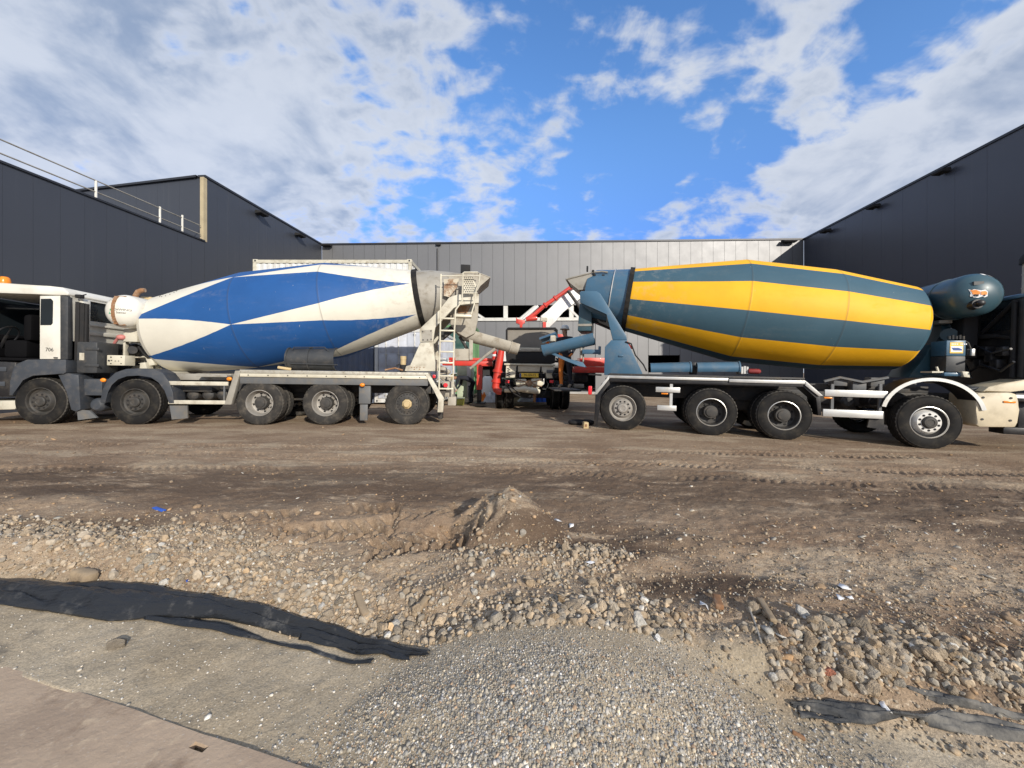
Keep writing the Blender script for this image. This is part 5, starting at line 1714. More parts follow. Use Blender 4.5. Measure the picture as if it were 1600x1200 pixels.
for k in range(9):
    q = FP.P(868 + (k * 7) % 26, 552 + 6.5 * k, .25 + .05 * (k % 3))
    mb.box(q - Vector((.10, .06, .09)), q + Vector((.10, .06, .08)), .02)
for a in ([(867, 560), (878, 566), (890, 562), (897, 572)], [(866, 590), (875, 580), (888, 588), (893, 600)], [(870, 548), (880, 556), (893, 550)]):
    mb.tube([FP.P(x, y, .15) for x, y in a], .03, 6)
mb.build('valve_bank', M['black'], pt)
mb = MB()
for a in ([(786, 592), (794, 600), (800, 606), (812, 616)], [(850, 590), (856, 600), (852, 612), (846, 622)], [(790, 600), (798, 612), (812, 620), (830, 622)], [(868, 575), (862, 585), (866, 600), (860, 615)], [(806, 574), (807, 584), (806, 596)], [(844, 573), (844.5, 586), (848, 596)]):
    mb.tube([FP.P(x, y, -.08) for x, y in a], .020, 6)
mb.build('grease_line', M['blackmatt'], pt)
for px, py in ((792, 594), (861, 594)):
    MB().box(*FP.bx(px - 3, py, px + 3, py + 4.5, -.09, .0), bev=.01).build('tail_lamp', M['redlens'], pt)
MB().box(*FP.bx(853, 578, 864, 583, -.075, -.05), bev=.01).box(*FP.bx(784, 604, 800, 607, -.02, .1), bev=.005).build('bracket', M['chassisgrey'], pt)
MB().sphere(FP.P(876, 549, .1), .10, (1.3, 1, .9), 2).build('red_pump_motor', M['red'], pt)
# ------------------------------------------------------------------ containers and things behind the trucks
def corrugated(mb, a, b, z0, z1, out, depth=.022, pitch=.22, mi=0):
    """trapezoid sheet between two (x, y) points, out = outward unit (x, y)"""
    a, b = Vector((*a, 0)), Vector((*b, 0))
    L = (b - a).length
    e = (b - a) / L
    o = Vector((*out, 0))
    n = max(1, round(L / pitch))
    p = L / n
    line = []
    for i in range(n):
        s0 = i * p
        line += [(s0, 0), (s0 + p * .34, 0), (s0 + p * .5, -depth), (s0 + p * .84, -depth)]
    line.append((L, 0))
    lo = [mb.bm.verts.new(a + e * s_ + o * d + Vector((0, 0, z0))) for s_, d in line]
    hi = [mb.bm.verts.new(a + e * s_ + o * d + Vector((0, 0, z1))) for s_, d in line]
    for i in range(len(line) - 1):
        mb.bm.faces.new([lo[i], lo[i + 1], hi[i + 1], hi[i]]).material_index = mi
    return mb


def container(fr, label, u0, u1, v0, v1, z0, z1, mside, mframe, mdoor, doors=None):
    root = thing('shipping_container', label, 'container', (fr.ox, fr.oy, fr.z0), (0, 0, fr.yaw))
    mb = MB()
    if doors != 'front':
        corrugated(mb, (u0 + .12, v0 + .03), (u1 - .12, v0 + .03), z0 + .15, z1 - .14, (0, -1))
    corrugated(mb, (u1 - .03, v0 + .12), (u1 - .03, v1 - .12), z0 + .15, z1 - .14, (1, 0))
    corrugated(mb, (u0 + .03, v0 + .12), (u0 + .03, v1 - .12), z0 + .15, z1 - .14, (-1, 0))
    corrugated(mb, (u0 + .12, v1 - .03), (u1 - .12, v1 - .03), z0 + .15, z1 - .14, (0, 1))
    mb.build('side_panel', mside, root, 0)
    mb = MB()
    for (x, y) in ((u0, v0), (u1 - .12, v0), (u0, v1 - .12), (u1 - .12, v1 - .12)):
        mb.box((x, y, z0 + .12), (x + .12, y + .12, z1 - .122))
    for zz_, h in ((z0 + .001, .15), (z1 - .14, .12)):
        mb.box((u0 + .121, v0 + .004, zz_), (u1 - .121, v0 + .10, zz_ + h))
        mb.box((u0 + .121, v1 - .10, zz_), (u1 - .121, v1 - .004, zz_ + h))
        mb.box((u0 + .004, v0 + .121, zz_), (u0 + .10, v1 - .121, zz_ + h))
        mb.box((u1 - .10, v0 + .121, zz_), (u1 - .004, v1 - .121, zz_ + h))
    mb.build('frame', mframe, root, 0)
    MB().box((u0 + .1, v0 + .1, z1 - .05), (u1 - .1, v1 - .1, z1 - .022)).build('roof', mside, root, 0)
    for (x, y) in ((u0 - .003, v0 - .003), (u1 - .175, v0 - .003), (u1 - .175, v1 - .175)):
        for zz_ in (z0, z1 - .12):
            MB().box((x, y, zz_), (x + .178, y + .178, zz_ + .121), .008).box((x + .06, y - .001, zz_ + .03), (x + .12, y + .01, zz_ + .095), mi=1).build('corner_casting', [mframe, M['ink']], root, 0)
    if doors == 'front':
        w_ = (u1 - u0 - .26) / 2
        for k in range(2):
            x0 = u0 + .13 + k * w_
            d = MB().box((x0 + .006, v0 + .02, z0 + .16), (x0 + w_ - .006, v0 + .07, z1 - .15), .006)
            for i in range(4):
                zz_ = z0 + .3 + (z1 - z0 - .7) * i / 4
                d.box((x0 + .05, v0 + .012, zz_), (x0 + w_ - .05, v0 + .021, zz_ + .42), .006)
            d = d.build('door', mdoor, root)
            for t_ in (.28, .72):
                mb = MB().cyl((x0 + w_ * t_, v0 - .02, z0 + .1), (x0 + w_ * t_, v0 - .02, z1 - .08), .019, n=8)
                for i in range(4):
                    zz_ = z0 + .25 + (z1 - z0 - .5) * i / 3
                    mb.box((x0 + w_ * t_ - .05, v0 - .035, zz_), (x0 + w_ * t_ + .05, v0 + .019, zz_ + .05), .004)
                mb.box((x0 + w_ * t_ - .01, v0 - .045, z0 + 1.0), (x0 + w_ * t_ + .34, v0 - .03, z0 + 1.04), .004)
                mb.build('locking_bar', M['alu'], d)
    return root


FC = Fr(-4.0, 14.6, 0.0, .10)
zt2 = FC.P(520, 405).z
ua, ub = FC.P(395, 405).x, FC.P(643, 405).x
container(FC, 'long beige container stacked on top behind the blue and white drum', ua, ub, 0, 2.44, zt2 - 2.59, zt2, M['contwhite'], M['contbeige'], M['contwhite'])
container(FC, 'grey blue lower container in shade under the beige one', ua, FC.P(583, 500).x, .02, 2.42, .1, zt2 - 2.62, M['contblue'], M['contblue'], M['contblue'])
ux = FC.P(586, 500).x
container(FC, 'pale grey container whose barred doors face the yard under the mixer drum', ux, ux + 2.44, -.05, 5.9, .12, zt2 - 2.63, M['contgrey'], M['contwhite'], M['contgrey'], 'front')
FG = Fr(-1.69, 18.9, 0.0, .10)
container(FG, 'green container seen between the ladder rungs of the white mixer', FG.P(655, 520).x, FG.P(742, 520).x, 0, 2.44, .2, FG.P(720, 507).z, M['green'], M['green'], M['greendk'], 'front')
FQ = Fr(-1.6, 15.6, 0.0, .07)
cb = FQ.thing('site_cabinet', 'narrow pale green upright cabinet beside the red outrigger', 'cabinet')
a, b = FQ.bx(714, 568, 738, 622, 0, .7)
MB().box(a, b, .02).build('body', M['greenpale'], cb)
MB().box((a[0] + .04, -.012, a[2] + .06), (b[0] - .30, .001, b[2] - .06), .004).build('door', M['greenpale'], cb)
MB().box((b[0] - .22, -.01, a[2] + .02), (b[0] - .06, .001, b[2] - .04), .004).build('side_rail', M['contwhite'], cb)
FY = Fr(-2.0, 14.6, 0.0, .07)
yb = FY.thing('plastic_crate', 'small yellow green crate on the ground under the cabinet', 'crate')
a, b = FY.bx(710, 622, 724, 634, 0, .4)
MB().prism([(a[0] + .02, a[2]), (b[0] - .02, a[2]), (b[0], b[2]), (a[0], b[2])], 0, .4, .015).build('body', pbr('yellow_green_plastic', (.36, .36, .07), .6, 0, MUD, 8, .5), yb)
MB().box((a[0] - .015, -.02, b[2] - .03), (b[0] + .015, .42, b[2] + .005), .008).build('rim', M['greenpale'], yb)

FW = Fr(0, 24.0, 0.0, .115)


def crumple(name, label, cat, fr, px, py, w_, d_, h_, mat, seed, v=0.0, group=None):
    q = fr.P(px, py, v)
    mb = MB()
    n, k = 12, 8
    g = []
    rr = random.Random(seed)
    for i in range(n + 1):
        row = []
        for j in range(k + 1):
            x, y = (i / n - .5), (j / k - .5)
            z = h_ * max(0, 1 - (abs(x) * 2) ** 2.2) * max(0, 1 - (abs(y) * 2) ** 2.2) * rr.uniform(.45, 1.1)
            row.append(mb.bm.verts.new((x * w_ + rr.uniform(-.03, .03) * w_, y * d_, z)))
        g.append(row)
    for i in range(n):
        for j in range(k):
            mb.bm.faces.new([g[i][j], g[i + 1][j], g[i + 1][j + 1], g[i][j + 1]])
    o = mb.build(name, mat, None, 25)
    o.location = (fr.ox + q.x * fr.c - q.y * fr.s, fr.oy + q.x * fr.s + q.y * fr.c, fr.z0)
    tag(o, label, cat, group)
    return o


FS = Fr(0, 15.5, 0.0, .08)
crumple('plastic_sheet', 'blue crumpled sheet on the slab under the pump truck', 'plastic sheet', FS, 848, 630, .9, .6, .30, M['bluetarp'], 3, 1.5)
crumple('plastic_sheet', 'pale crumpled sheet on the slab left of the blue one', 'plastic sheet', FS, 825, 630, .9, .6, .35, M['whitesheet'], 4, 1.6)
crumple('plastic_sheet', 'grey white heap of sheeting beside the red outrigger leg', 'plastic sheet', FS, 768, 630, .7, .6, .5, M['whitesheet'], 5, 1.2)
crumple('warning_net', 'orange and white bundle left of the pump delivery pipe', 'netting', FS, 756, 626, .55, .4, .42, M['hivis'], 6, 1.4)
wb = thing('white_tank', 'white plastic tank standing in the dark hall behind the red outrigger', 'tank', (0, 18.6, .11))
FT = Fr(0, 18.6, 0, .11)
a, b = FT.bx(752, 588, 770, 612, 0, .8)
MB().prism([(a[0], 0), (b[0], 0), (b[0], b[2] - .25), (b[0] - .12, b[2]), (a[0] + .12, b[2]), (a[0], b[2] - .25)], 0, .8, .03).build('shell', M['stickerw'], wb)
MB().cyl(((a[0] + b[0]) / 2, .4, b[2] - .01), ((a[0] + b[0]) / 2, .4, b[2] + .06), .09, n=14).build('lid', M['ink'], wb)
MB().box((a[0] - .05, -.05, .0), (b[0] + .05, .85, .10), .01).build('base_frame', M['greybeige'], wb)

FK = Fr(1.6, 8.95, 0, .05)
ck = FK.thing('wheel_chock', 'beige chock with a brown mark behind the striped mixer', 'wheel chock')
a, b = FK.bx(911.5, 638, 920, 648, 0, .16)
z_ = hz((FK.ox + a[0]), 8.95) - FK.z0
MB().prism([(a[0], z_ - .01), (b[0], z_ - .01), (b[0], z_ + .14), (a[0] + .02, z_ + .15)], 0, .16, .012).build('body', M['tan'], ck)
MB().box((a[0] + .035, -.006, z_ + .04), (b[0] - .04, .001, z_ + .10)).build('mark', M['rust'], ck, 0)
hs_ = thing('rubber_hose', 'black loop of hose on the ground left of the chock', 'hose', (1.75, 9.7, hz(1.75, 9.7)))
MB().tube([(.28 * math.cos(a) , .16 * math.sin(a), .06) for a in np.linspace(.4, 6.0, 20)], .055, 8).build('hose_body', M['blackmatt'], hs_)


# ------------------------------------------------------------------ people
def person(name, label, base, rotz, J, mats, helmet, hm):
    """J: joint -> (x, y, z, radius); +y is where the figure faces; one skinned surface"""
    E = [('pelvis', 'waist'), ('waist', 'chest'), ('chest', 'neck'), ('neck', 'chin'), ('chin', 'head'), ('head', 'crown'), ('head', 'nose')]
    for s in 'lr':
        E += [('chest', 'sh' + s), ('sh' + s, 'el' + s), ('el' + s, 'wr' + s), ('wr' + s, 'pa' + s), ('pelvis', 'hip' + s), ('hip' + s, 'kn' + s), ('kn' + s, 'an' + s), ('an' + s, 'to' + s)]
        w_, e_, p_ = (Vector(J[k + s][:3]) for k in ('wr', 'el', 'pa'))
        d = (p_ - w_).normalized()
        side = d.cross(Vector((0, 0, 1)) if abs(d.z) < .8 else Vector((0, 1, 0))).normalized()
        bend = d.cross(side).normalized()
        for i, (off, ln) in enumerate(((-.030, .070), (-.010, .082), (.011, .078), (.031, .062))):
            k1, k2 = f'f{i}a{s}', f'f{i}b{s}'
            a = p_ + side * off + d * (ln * .55) - bend * .006
            b = a + d * (ln * .38) - bend * .022
            J[k1], J[k2] = (*a, .010), (*b, .008)
            E += [('pa' + s, k1), (k1, k2)]
        a = w_ + d * .035 - side * .042
        b = a + d * .042 - side * .012 - bend * .012
        J['t0' + s], J['t1' + s] = (*a, .012), (*b, .009)
        E += [('wr' + s, 't0' + s), ('t0' + s, 't1' + s)]
    keys = list(J)
    keys.remove('pelvis')
    keys = ['pelvis'] + keys
    ix = {k: i for i, k in enumerate(keys)}
    me = bpy.data.meshes.new('person')
    me.from_pydata([J[k][:3] for k in keys], [(ix[a], ix[b]) for a, b in E], [])
    o = bpy.data.objects.new('person', me)
    COL.objects.link(o)
    md = o.modifiers.new('skin', 'SKIN')
    for i, k in enumerate(keys):
        r = J[k][3]
        sv = me.skin_vertices[0].data[i]
        sv.radius = (r * 1.12, r * .8) if k in ('pelvis', 'waist', 'chest') else (r, r)
        sv.use_root = (k == 'pelvis')
    o.modifiers.new('sub', 'SUBSURF').levels = 2
    o.modifiers['sub'].render_levels = 2
    dg = bpy.context.evaluated_depsgraph_get()
    dg.update()
    baked = bpy.data.meshes.new_from_object(o.evaluated_get(dg))
    bpy.data.objects.remove(o)
    reg = {}
    for a, b in E:
        n = b
        if n in ('chin', 'head', 'crown', 'nose'):
            m_ = 0
        elif n[:2] in ('pa', 't0', 't1') or n[0] == 'f':
            m_ = 3
        elif n[:2] in ('kn', 'hi', 'an'):
            m_ = 2 if n[-1] == 'l' else 1
        elif n[:2] == 'to':
            m_ = 4
        else:
            m_ = 1
        reg[(a, b)] = m_
    segs = [(Vector(J[a][:3]), Vector(J[b][:3]), m_) for (a, b), m_ in reg.items()]
    baked.materials.clear()
    for m_ in mats:
        baked.materials.append(m_)
    for p in baked.polygons:
        c = p.center
        best, bm_ = 1e9, 1
        for a, b, m_ in segs:
            ab = b - a
            t_ = max(0, min(1, (c - a).dot(ab) / max(ab.length_squared, 1e-9)))
            d = (c - a - ab * t_).length
            if d < best:
                best, bm_ = d, m_
        p.material_index = bm_
        p.use_smooth = True
    po = bpy.data.objects.new(name, baked)
    COL.objects.link(po)
    po.location = base
    po.rotation_euler = (0, 0, rotz)
    tag(po, label, 'person')
    hd, cr = Vector(J['head'][:3]), Vector(J['crown'][:3])
    ax = (cr - hd).normalized()
    fw = (Vector(J['nose'][:3]) - hd)
    fw = (fw - ax * fw.dot(ax)).normalized()
    mb = MB().lathe([(.128, .0), (.126, .03), (.112, .085), (.075, .125), (0, .14)], hd + ax * .035, ax, 20)
    ce = hd + ax * .037
    sd = ax.cross(fw)
    pts = [ce + fw * (.17 * math.cos(t_)) * (1.0 if math.cos(t_) > 0 else .82) + sd * (.138 * math.sin(t_)) for t_ in np.linspace(0, 2 * math.pi, 25)[:-1]]
    top = [mb.bm.verts.new(p + ax * .008) for p in pts]
    bot = [mb.bm.verts.new(p) for p in pts]
    mb.bm.faces.new(top)
    mb.bm.faces.new(bot[::-1])
    for i in range(24):
        mb.bm.faces.new([top[i], bot[i], bot[(i + 1) % 24], top[(i + 1) % 24]])
    mb.build('hard_hat', hm, po, 40)
    mb = MB()
    for s in (-1, 1):
        mb.sphere(hd + fw * .088 + sd * (.034 * s) + ax * .002, .012, (1, 1, 1), 1)
    mb.build('eyes', M['ink'], po)
    return po


def stand_pose(h=1.78):
    k = h / 1.78
    J = {'pelvis': (0, 0, .95, .155), 'waist': (0, .01, 1.12, .145), 'chest': (0, .0, 1.34, .165), 'neck': (0, .0, 1.49, .062), 'chin': (0, .02, 1.56, .07), 'head': (0, .025, 1.65, .098), 'crown': (0, .015, 1.74, .075), 'nose': (0, .125, 1.635, .016),
         'shl': (.20, 0, 1.42, .07), 'ell': (.28, .05, 1.16, .05), 'wrl': (.22, .25, 1.06, .034), 'pal': (.20, .33, 1.05, .036),
         'shr': (-.20, 0, 1.42, .07), 'elr': (-.30, .02, 1.14, .05), 'wrr': (-.27, .20, .96, .034), 'par': (-.26, .27, .92, .036),
         'hipl': (.10, 0, .90, .105), 'knl': (.12, .04, .50, .066), 'anl': (.12, -.01, .10, .05), 'tol': (.13, .17, .045, .045),
         'hipr': (-.10, 0, .90, .105), 'knr': (-.13, .03, .50, .066), 'anr': (-.15, -.02, .10, .05), 'tor': (-.17, .16, .045, .045)}
    return {a: (b[0] * k, b[1] * k, b[2] * k, b[3] * k) for a, b in J.items()}


J = stand_pose(1.80)
J['wrl'], J['ell'], J['pal'] = (.34, .42, 1.30, .034), (.38, .18, 1.22, .05), (.35, .50, 1.33, .036)
q = FP.P(883, 608, -1.75)
person('person', 'worker in a pale hard hat and dark jacket standing behind the blue chute', (FP.ox + q.x, FP.oy + q.y, q.z + FP.z0 + .0), R(150), J,
       [M['skin'], M['navy'], M['hivis'], M['hivis'], M['boot']], 'white', M['helmetw'])
MB_pl = MB().box((FP.ox + q.x - .36, FP.oy + q.y - .3, q.z + FP.z0 - .05), (FP.ox + q.x + .36, FP.oy + q.y + 1.6, q.z + FP.z0 - .005), .01)
ob_ = MB_pl.build('rear_platform', M['chassis'], None)
ob_.parent = pt
ob_.matrix_parent_inverse = Matrix.Translation(pt.location).inverted() if False else Matrix.Identity(4)
for v_ in ob_.data.vertices:
    v_.co = Vector((v_.co.x - FP.ox, v_.co.y - FP.oy, v_.co.z - FP.z0 - FP.sl * 0))
J = stand_pose(1.74)
B = {'waist': (0, .17, 1.06, .14), 'chest': (0, .42, 1.10, .16), 'neck': (0, .57, 1.08, .06), 'chin': (0, .64, 1.04, .068), 'head': (0, .72, 1.07, .096), 'crown': (0, .80, 1.12, .074), 'nose': (0, .76, .975, .016), 'pelvis': (0, -.06, .92, .155),
     'shl': (.20, .46, 1.04, .068), 'ell': (.24, .55, .78, .048), 'wrl': (.18, .68, .58, .033), 'pal': (.17, .72, .51, .035),
     'shr': (-.20, .46, 1.04, .068), 'elr': (-.24, .52, .78, .048), 'wrr': (-.18, .66, .57, .033), 'par': (-.17, .70, .50, .035),
     'hipl': (.10, -.06, .88, .10), 'hipr': (-.10, -.06, .88, .10)}
J.update(B)
q = FQ.P(736, 630, -.4)
person('person', 'dark clothed worker in a yellow hard hat bending down beside the pale cabinet', (-1.62, 15.2, hz(-1.62, 15.2)), R(75), J,
       [M['skin'], M['navy'], M['navy'], M['skin'], M['blackmatt']], 'yellow', M['helmety'])
qh = FL.P(694, 565.5, .75)
qw = Vector((FL.ox + qh.x * FL.c - qh.y * FL.s, FL.oy + qh.x * FL.s + qh.y * FL.c, FL.z0 + qh.z + FL.sl * qh.x))
mb = MB().lathe([(.13, .0), (.127, .03), (.112, .08), (.075, .118), (0, .13)], (0, 0, 0), (0, 0, 1), 20).box((-.02, -.13, .0), (.02, .13, .02)).lathe([(.128, 0), (.165, -.004), (.165, .004), (.128, .01)], (0, 0, 0), (0, 0, 1), 20)
ho = mb.build('hard_hat', M['helmetw'], None, 40, qw + Vector((0, 0, -.03)))
tag(ho, 'white hard hat resting on the valves behind the ladder of the white mixer', 'hard hat')
# ------------------------------------------------------------------ foreground: plate, sheeting, sticks, stones
m, t, p = new_mat('rusty_road_plate')
pos = t.n('ShaderNodeTexCoord').outputs['Object']
c = t.mix(t.ramp(t.noise(pos, 2.2, 8, .65), .36, .66), (.47, .355, .250), (.35, .260, .185))
c = t.mix(t.ramp(t.noise(pos, 5.5, 8, .7), .52, .70, 0, .75), c, (.22, .150, .100))
c = t.mix(t.ramp(t.noise(pos, 13, 6, .65), .56, .70, 0, .6), c, (.60, .47, .32))
c = t.mix(t.ramp(t.noise(pos, 70, 4, .6), .60, .75, 0, .5), c, (.56, .50, .42))
t.set(p, 'Base Color', c)
t.set(p, 'Roughness', .86)
b = t.n('ShaderNodeBump', {'Strength': .8, 'Distance': .006, 'Height': t.noise(pos, 26, 7, .65)})
t.set(p, 'Normal', b)
M['plate'] = m


def zpix(px, py, z):
    Y = (HC - z) * F / (py - HZ)
    return Vector(((px - 800) / F * Y, Y, z))


ZP = -.060
A, B = zpix(-120, 999, ZP), zpix(560, 1226, ZP)
e = (B - A).normalized()
nn = Vector((-e.y, e.x, 0))
if nn.y > 0:
    nn = -nn
Lp = (B - A).length + .25
sl = zpix(311, 1166, ZP)
su, sv = (sl - A).dot(e), (sl - A).dot(nn)
us = sorted(set([-1.5] + list(np.arange(0, Lp, .16)) + [su - .035, su + .035, Lp]))
vs = [0, sv - .012, sv + .014, .45, .9, 1.6]
mb = MB()
gv = {}


def plate_z(u, v):
    return ZP + .002 * math.sin(u * 2.1) * (1 if v < .1 else .4)


def gvert(i, j):
    if (i, j) not in gv:
        u, v = us[i], vs[j]
        wob = (.0015 * math.sin(u * 7) + random.uniform(-.0015, .0015)) if j == 0 else 0
        q = A + e * u + nn * (v + wob)
        gv[(i, j)] = mb.bm.verts.new((q.x, q.y, plate_z(u, v)))
    return gv[(i, j)]


for i in range(len(us) - 1):
    for j in range(len(vs) - 1):
        if abs((us[i] + us[i + 1]) / 2 - su) < .03 and j == 1:
            continue
        mb.bm.faces.new([gvert(i, j), gvert(i + 1, j), gvert(i + 1, j + 1), gvert(i, j + 1)])
r_ = bmesh.ops.extrude_face_region(mb.bm, geom=mb.bm.faces[:])
for v in r_['geom']:
    if isinstance(v, bmesh.types.BMVert):
        v.co.z -= .024
o = mb.build('road_plate', M['plate'], None, 30)
tag(o, 'rust brown steel road plate with a small slot in the near left corner', 'road plate')

# black sheeting
m, t, p = new_mat('black_sheeting')
pos = t.n('ShaderNodeTexCoord').outputs['Object']
f = t.ramp(t.noise(pos, 4.5, 8, .7), .54, .74)
t.set(p, 'Base Color', t.mix(t.m('MULTIPLY', f, .55), (.017, .018, .020), (.22, .21, .195)))
t.set(p, 'Roughness', t.m('ADD', .34, t.m('MULTIPLY', f, .5)))
b = t.n('ShaderNodeBump', {'Strength': .9, 'Distance': .014, 'Height': t.noise(t.n('ShaderNodeMapping', {'Vector': pos, 'Scale': (2.2, 16, 6), 'Rotation': (0, 0, R(18))}).outputs[0], 2.2, 5, .6)})
t.set(p, 'Normal', b)
M['sheet'] = m
m, t, p = new_mat('dusty_sheeting')
pos = t.n('ShaderNodeTexCoord').outputs['Object']
f = t.ramp(t.noise(pos, 5.5, 8, .7), .42, .66)
t.set(p, 'Base Color', t.mix(t.m('MULTIPLY', f, .85), (.035, .037, .040), (.21, .195, .17)))
t.set(p, 'Roughness', .75)
b = t.n('ShaderNodeBump', {'Strength': .8, 'Distance': .006, 'Height': t.noise(pos, 24, 6, .65)})
t.set(p, 'Normal', b)
M['sheetdust'] = m


def cloth_strip(mb, up, lo, hgt, seed, ns=150, nc=30, fold=3.0, taper=True, sink=0.0):
    """up, lo: ground pixels of the two edges, matched; a folded, bulging strip between them"""
    def samp(lst, t_):
        f_ = t_ * (len(lst) - 1)
        i = min(int(f_), len(lst) - 2)
        return lst[i].lerp(lst[i + 1], f_ - i)
    U, Lw = [gpt(*q) for q in up], [gpt(*q) for q in lo]
    tt_ = np.linspace(0, 1, ns + 1)
    La = np.array([samp(Lw, t_)[:2] for t_ in tt_])
    Ua = np.array([samp(U, t_)[:2] for t_ in tt_])
    S_, T_ = np.meshgrid(np.linspace(0, 1, nc + 1), tt_)
    X_ = La[:, None, 0] * (1 - S_) + Ua[:, None, 0] * S_
    Y_ = La[:, None, 1] * (1 - S_) + Ua[:, None, 1] * S_
    nz = vnoise(T_ * 6 + seed, S_ * 2.0, seed)
    nz2 = vnoise(T_ * 22 + seed, S_ * 5.0, seed + 5)
    nz3 = vnoise(T_ * 2.5 + seed, S_ * .8, seed + 8)
    ridge = np.abs(np.sin(np.pi * (S_ * fold + T_ * 2.2 + nz * 1.9 + nz3 * 1.4)))
    env = np.sin(np.pi * np.clip(S_, 0, 1)).clip(0, 1) ** .55
    tp_ = (1 - T_ ** 3 * .75) if taper else 1
    Z_ = hgt * env * (.50 + .26 * ridge + .65 * nz3 + .26 * nz + .07 * nz2 +   .30 * (.22 - np.abs(vnoise(T_ * ns * .07 + S_ * 4, S_ * 1.6 - T_ * 6, seed + 3))) + .10 * (.22 - np.abs(vnoise(T_ * ns * .22 - S_ * 9, S_ * 8.0, seed + 4)))) * tp_
    Z_ = height(X_, Y_) + np.maximum(.006, Z_) - sink * (.7 + 1.2 * vnoise(X_ * 7, Y_ * 7, seed + 6))
    rows = [[mb.bm.verts.new((X_[i, j] + .02 * nz2[i, j], Y_[i, j] + .03 * nz[i, j], Z_[i, j])) for j in range(nc + 1)] for i in range(ns + 1)]
    for i in range(ns):
        for j in range(nc):
            mb.bm.faces.new([rows[i][j], rows[i + 1][j], rows[i + 1][j + 1], rows[i][j + 1]])


def solid(o, th):
    md = o.modifiers.new('thickness', 'SOLIDIFY')
    md.thickness = th
    md.offset = 1


mb = MB()
cloth_strip(mb, [(-120, 900), (0, 908), (90, 914), (170, 913), (240, 917), (330, 936), (440, 960), (540, 985), (610, 1003), (672, 1018)],
            [(-120, 930), (0, 946), (90, 960), (170, 972), (240, 966), (330, 968), (440, 994), (520, 1010), (600, 1020), (670, 1022)], .090, 3, 320, 48, 1.3)
cloth_strip(mb, [(230, 962), (330, 975), (420, 1000), (500, 1017), (580, 1032)], [(225, 969), (330, 983), (420, 1007), (500, 1025), (582, 1039)], .022, 9, 90, 8, 1.4)
cloth_strip(mb, [(470, 985), (540, 1006), (600, 1018), (640, 1028)], [(470, 1000), (540, 1018), (600, 1026), (640, 1031)], .03, 14, 60, 10, 1.6)
o = mb.build('black_sheet', M['sheet'], None, 50)
solid(o, .003)
tag(o, 'twisted strip of black plastic sheeting along the foot of the rubble on the left', 'plastic sheet')
mb = MB()
cloth_strip(mb, [(1235, 1098), (1300, 1094), (1350, 1103), (1420, 1118), (1490, 1112), (1560, 1118), (1660, 1140)],
            [(1235, 1104), (1300, 1120), (1350, 1130), (1420, 1128), (1490, 1142), (1560, 1160), (1660, 1180)], .045, 21, 150, 26, 2.4, False, .016)
cloth_strip(mb, [(1408, 1066), (1450, 1078), (1510, 1092), (1570, 1110), (1660, 1132)], [(1412, 1076), (1450, 1092), (1510, 1106), (1570, 1122), (1660, 1150)], .035, 25, 90, 14, 1.6, False, .012)
cloth_strip(mb, [(1250, 1117), (1300, 1122), (1352, 1124)], [(1252, 1124), (1300, 1129), (1350, 1128)], .018, 27, 40, 8, 1.2, False)
o = mb.build('black_sheet', M['sheetdust'], None, 50)
solid(o, .003)
tag(o, 'dust covered grey black sheeting half buried at the right edge', 'plastic sheet')


# sticks and scraps
def stick(name, label, cat, p0, p1, w_, h_, mat, lift=.0, bev=.006, group=None):
    a, b = gpt(*p0), gpt(*p1)
    d = b - a
    L = d.length
    ez = Vector((0, 0, 1))
    mb = MB().box((-L / 2, -w_ / 2, -h_ / 2), (L / 2, w_ / 2, h_ / 2), bev)
    ed = [e_ for e_ in mb.bm.edges if e_.calc_length() > L * .5]
    bmesh.ops.subdivide_edges(mb.bm, edges=ed, cuts=8, use_grid_fill=True)
    for v in mb.bm.verts:
        v.co.y += .12 * w_ * math.sin(v.co.x * 19 + w_ * 99) + random.uniform(-.04, .04) * w_
        v.co.z += .10 * h_ * math.sin(v.co.x * 27)
    o = mb.build(name, mat, None, 40)
    c = (a + b) / 2
    o.location = c + Vector((0, 0, h_ * .45 + lift))
    o.rotation_euler = d.to_track_quat('X', 'Z').to_euler()
    tag(o, label, cat, group)
    return o


stick('wood_block', 'weathered round timber end lying above the black sheet on the left', 'timber', (120, 903), (142, 917), .075, .07, M['timber'], .01, .02)
stick('wood_piece', 'upright splinter of wood among the stones right of the black sheet tip', 'timber', (557, 930), (573, 966), .04, .03, M['timber'])
stick('wood_piece', 'slanting flat piece of wood in the rubble left of the gravel heap', 'timber', (646, 966), (668, 936), .035, .025, M['timber'])
stick('wood_piece', 'brown board end standing at the dark earth edge on the right', 'timber', (1119, 940), (1126, 960), .04, .03, M['rust'], .02)
stick('wood_piece', 'pale splintered slat beside the thin grey stick', 'timber', (1186, 941), (1210, 976), .032, .02, M['timber'], .01)
stick('thin_stick', 'thin grey stick leaning down the right rubble bank', 'stick', (1168, 948), (1190, 1012), .008, .008, M['greybeige'], .02, .001)
stick('thin_stick', 'bent bare root sticking out of the stones at the middle', 'root', (536, 922), (560, 902), .010, .010, M['timber'], .02, .001)
stick('wood_piece', 'long pale sliver lying in the right hand rubble', 'timber', (1494, 1030), (1515, 1046), .018, .012, M['contbeige'], .02, .003)
stick('wood_piece', 'small brown twig in the grey silt right of the gravel heap', 'timber', (1238, 1146), (1258, 1158), .016, .012, M['rust'], .0, .003)


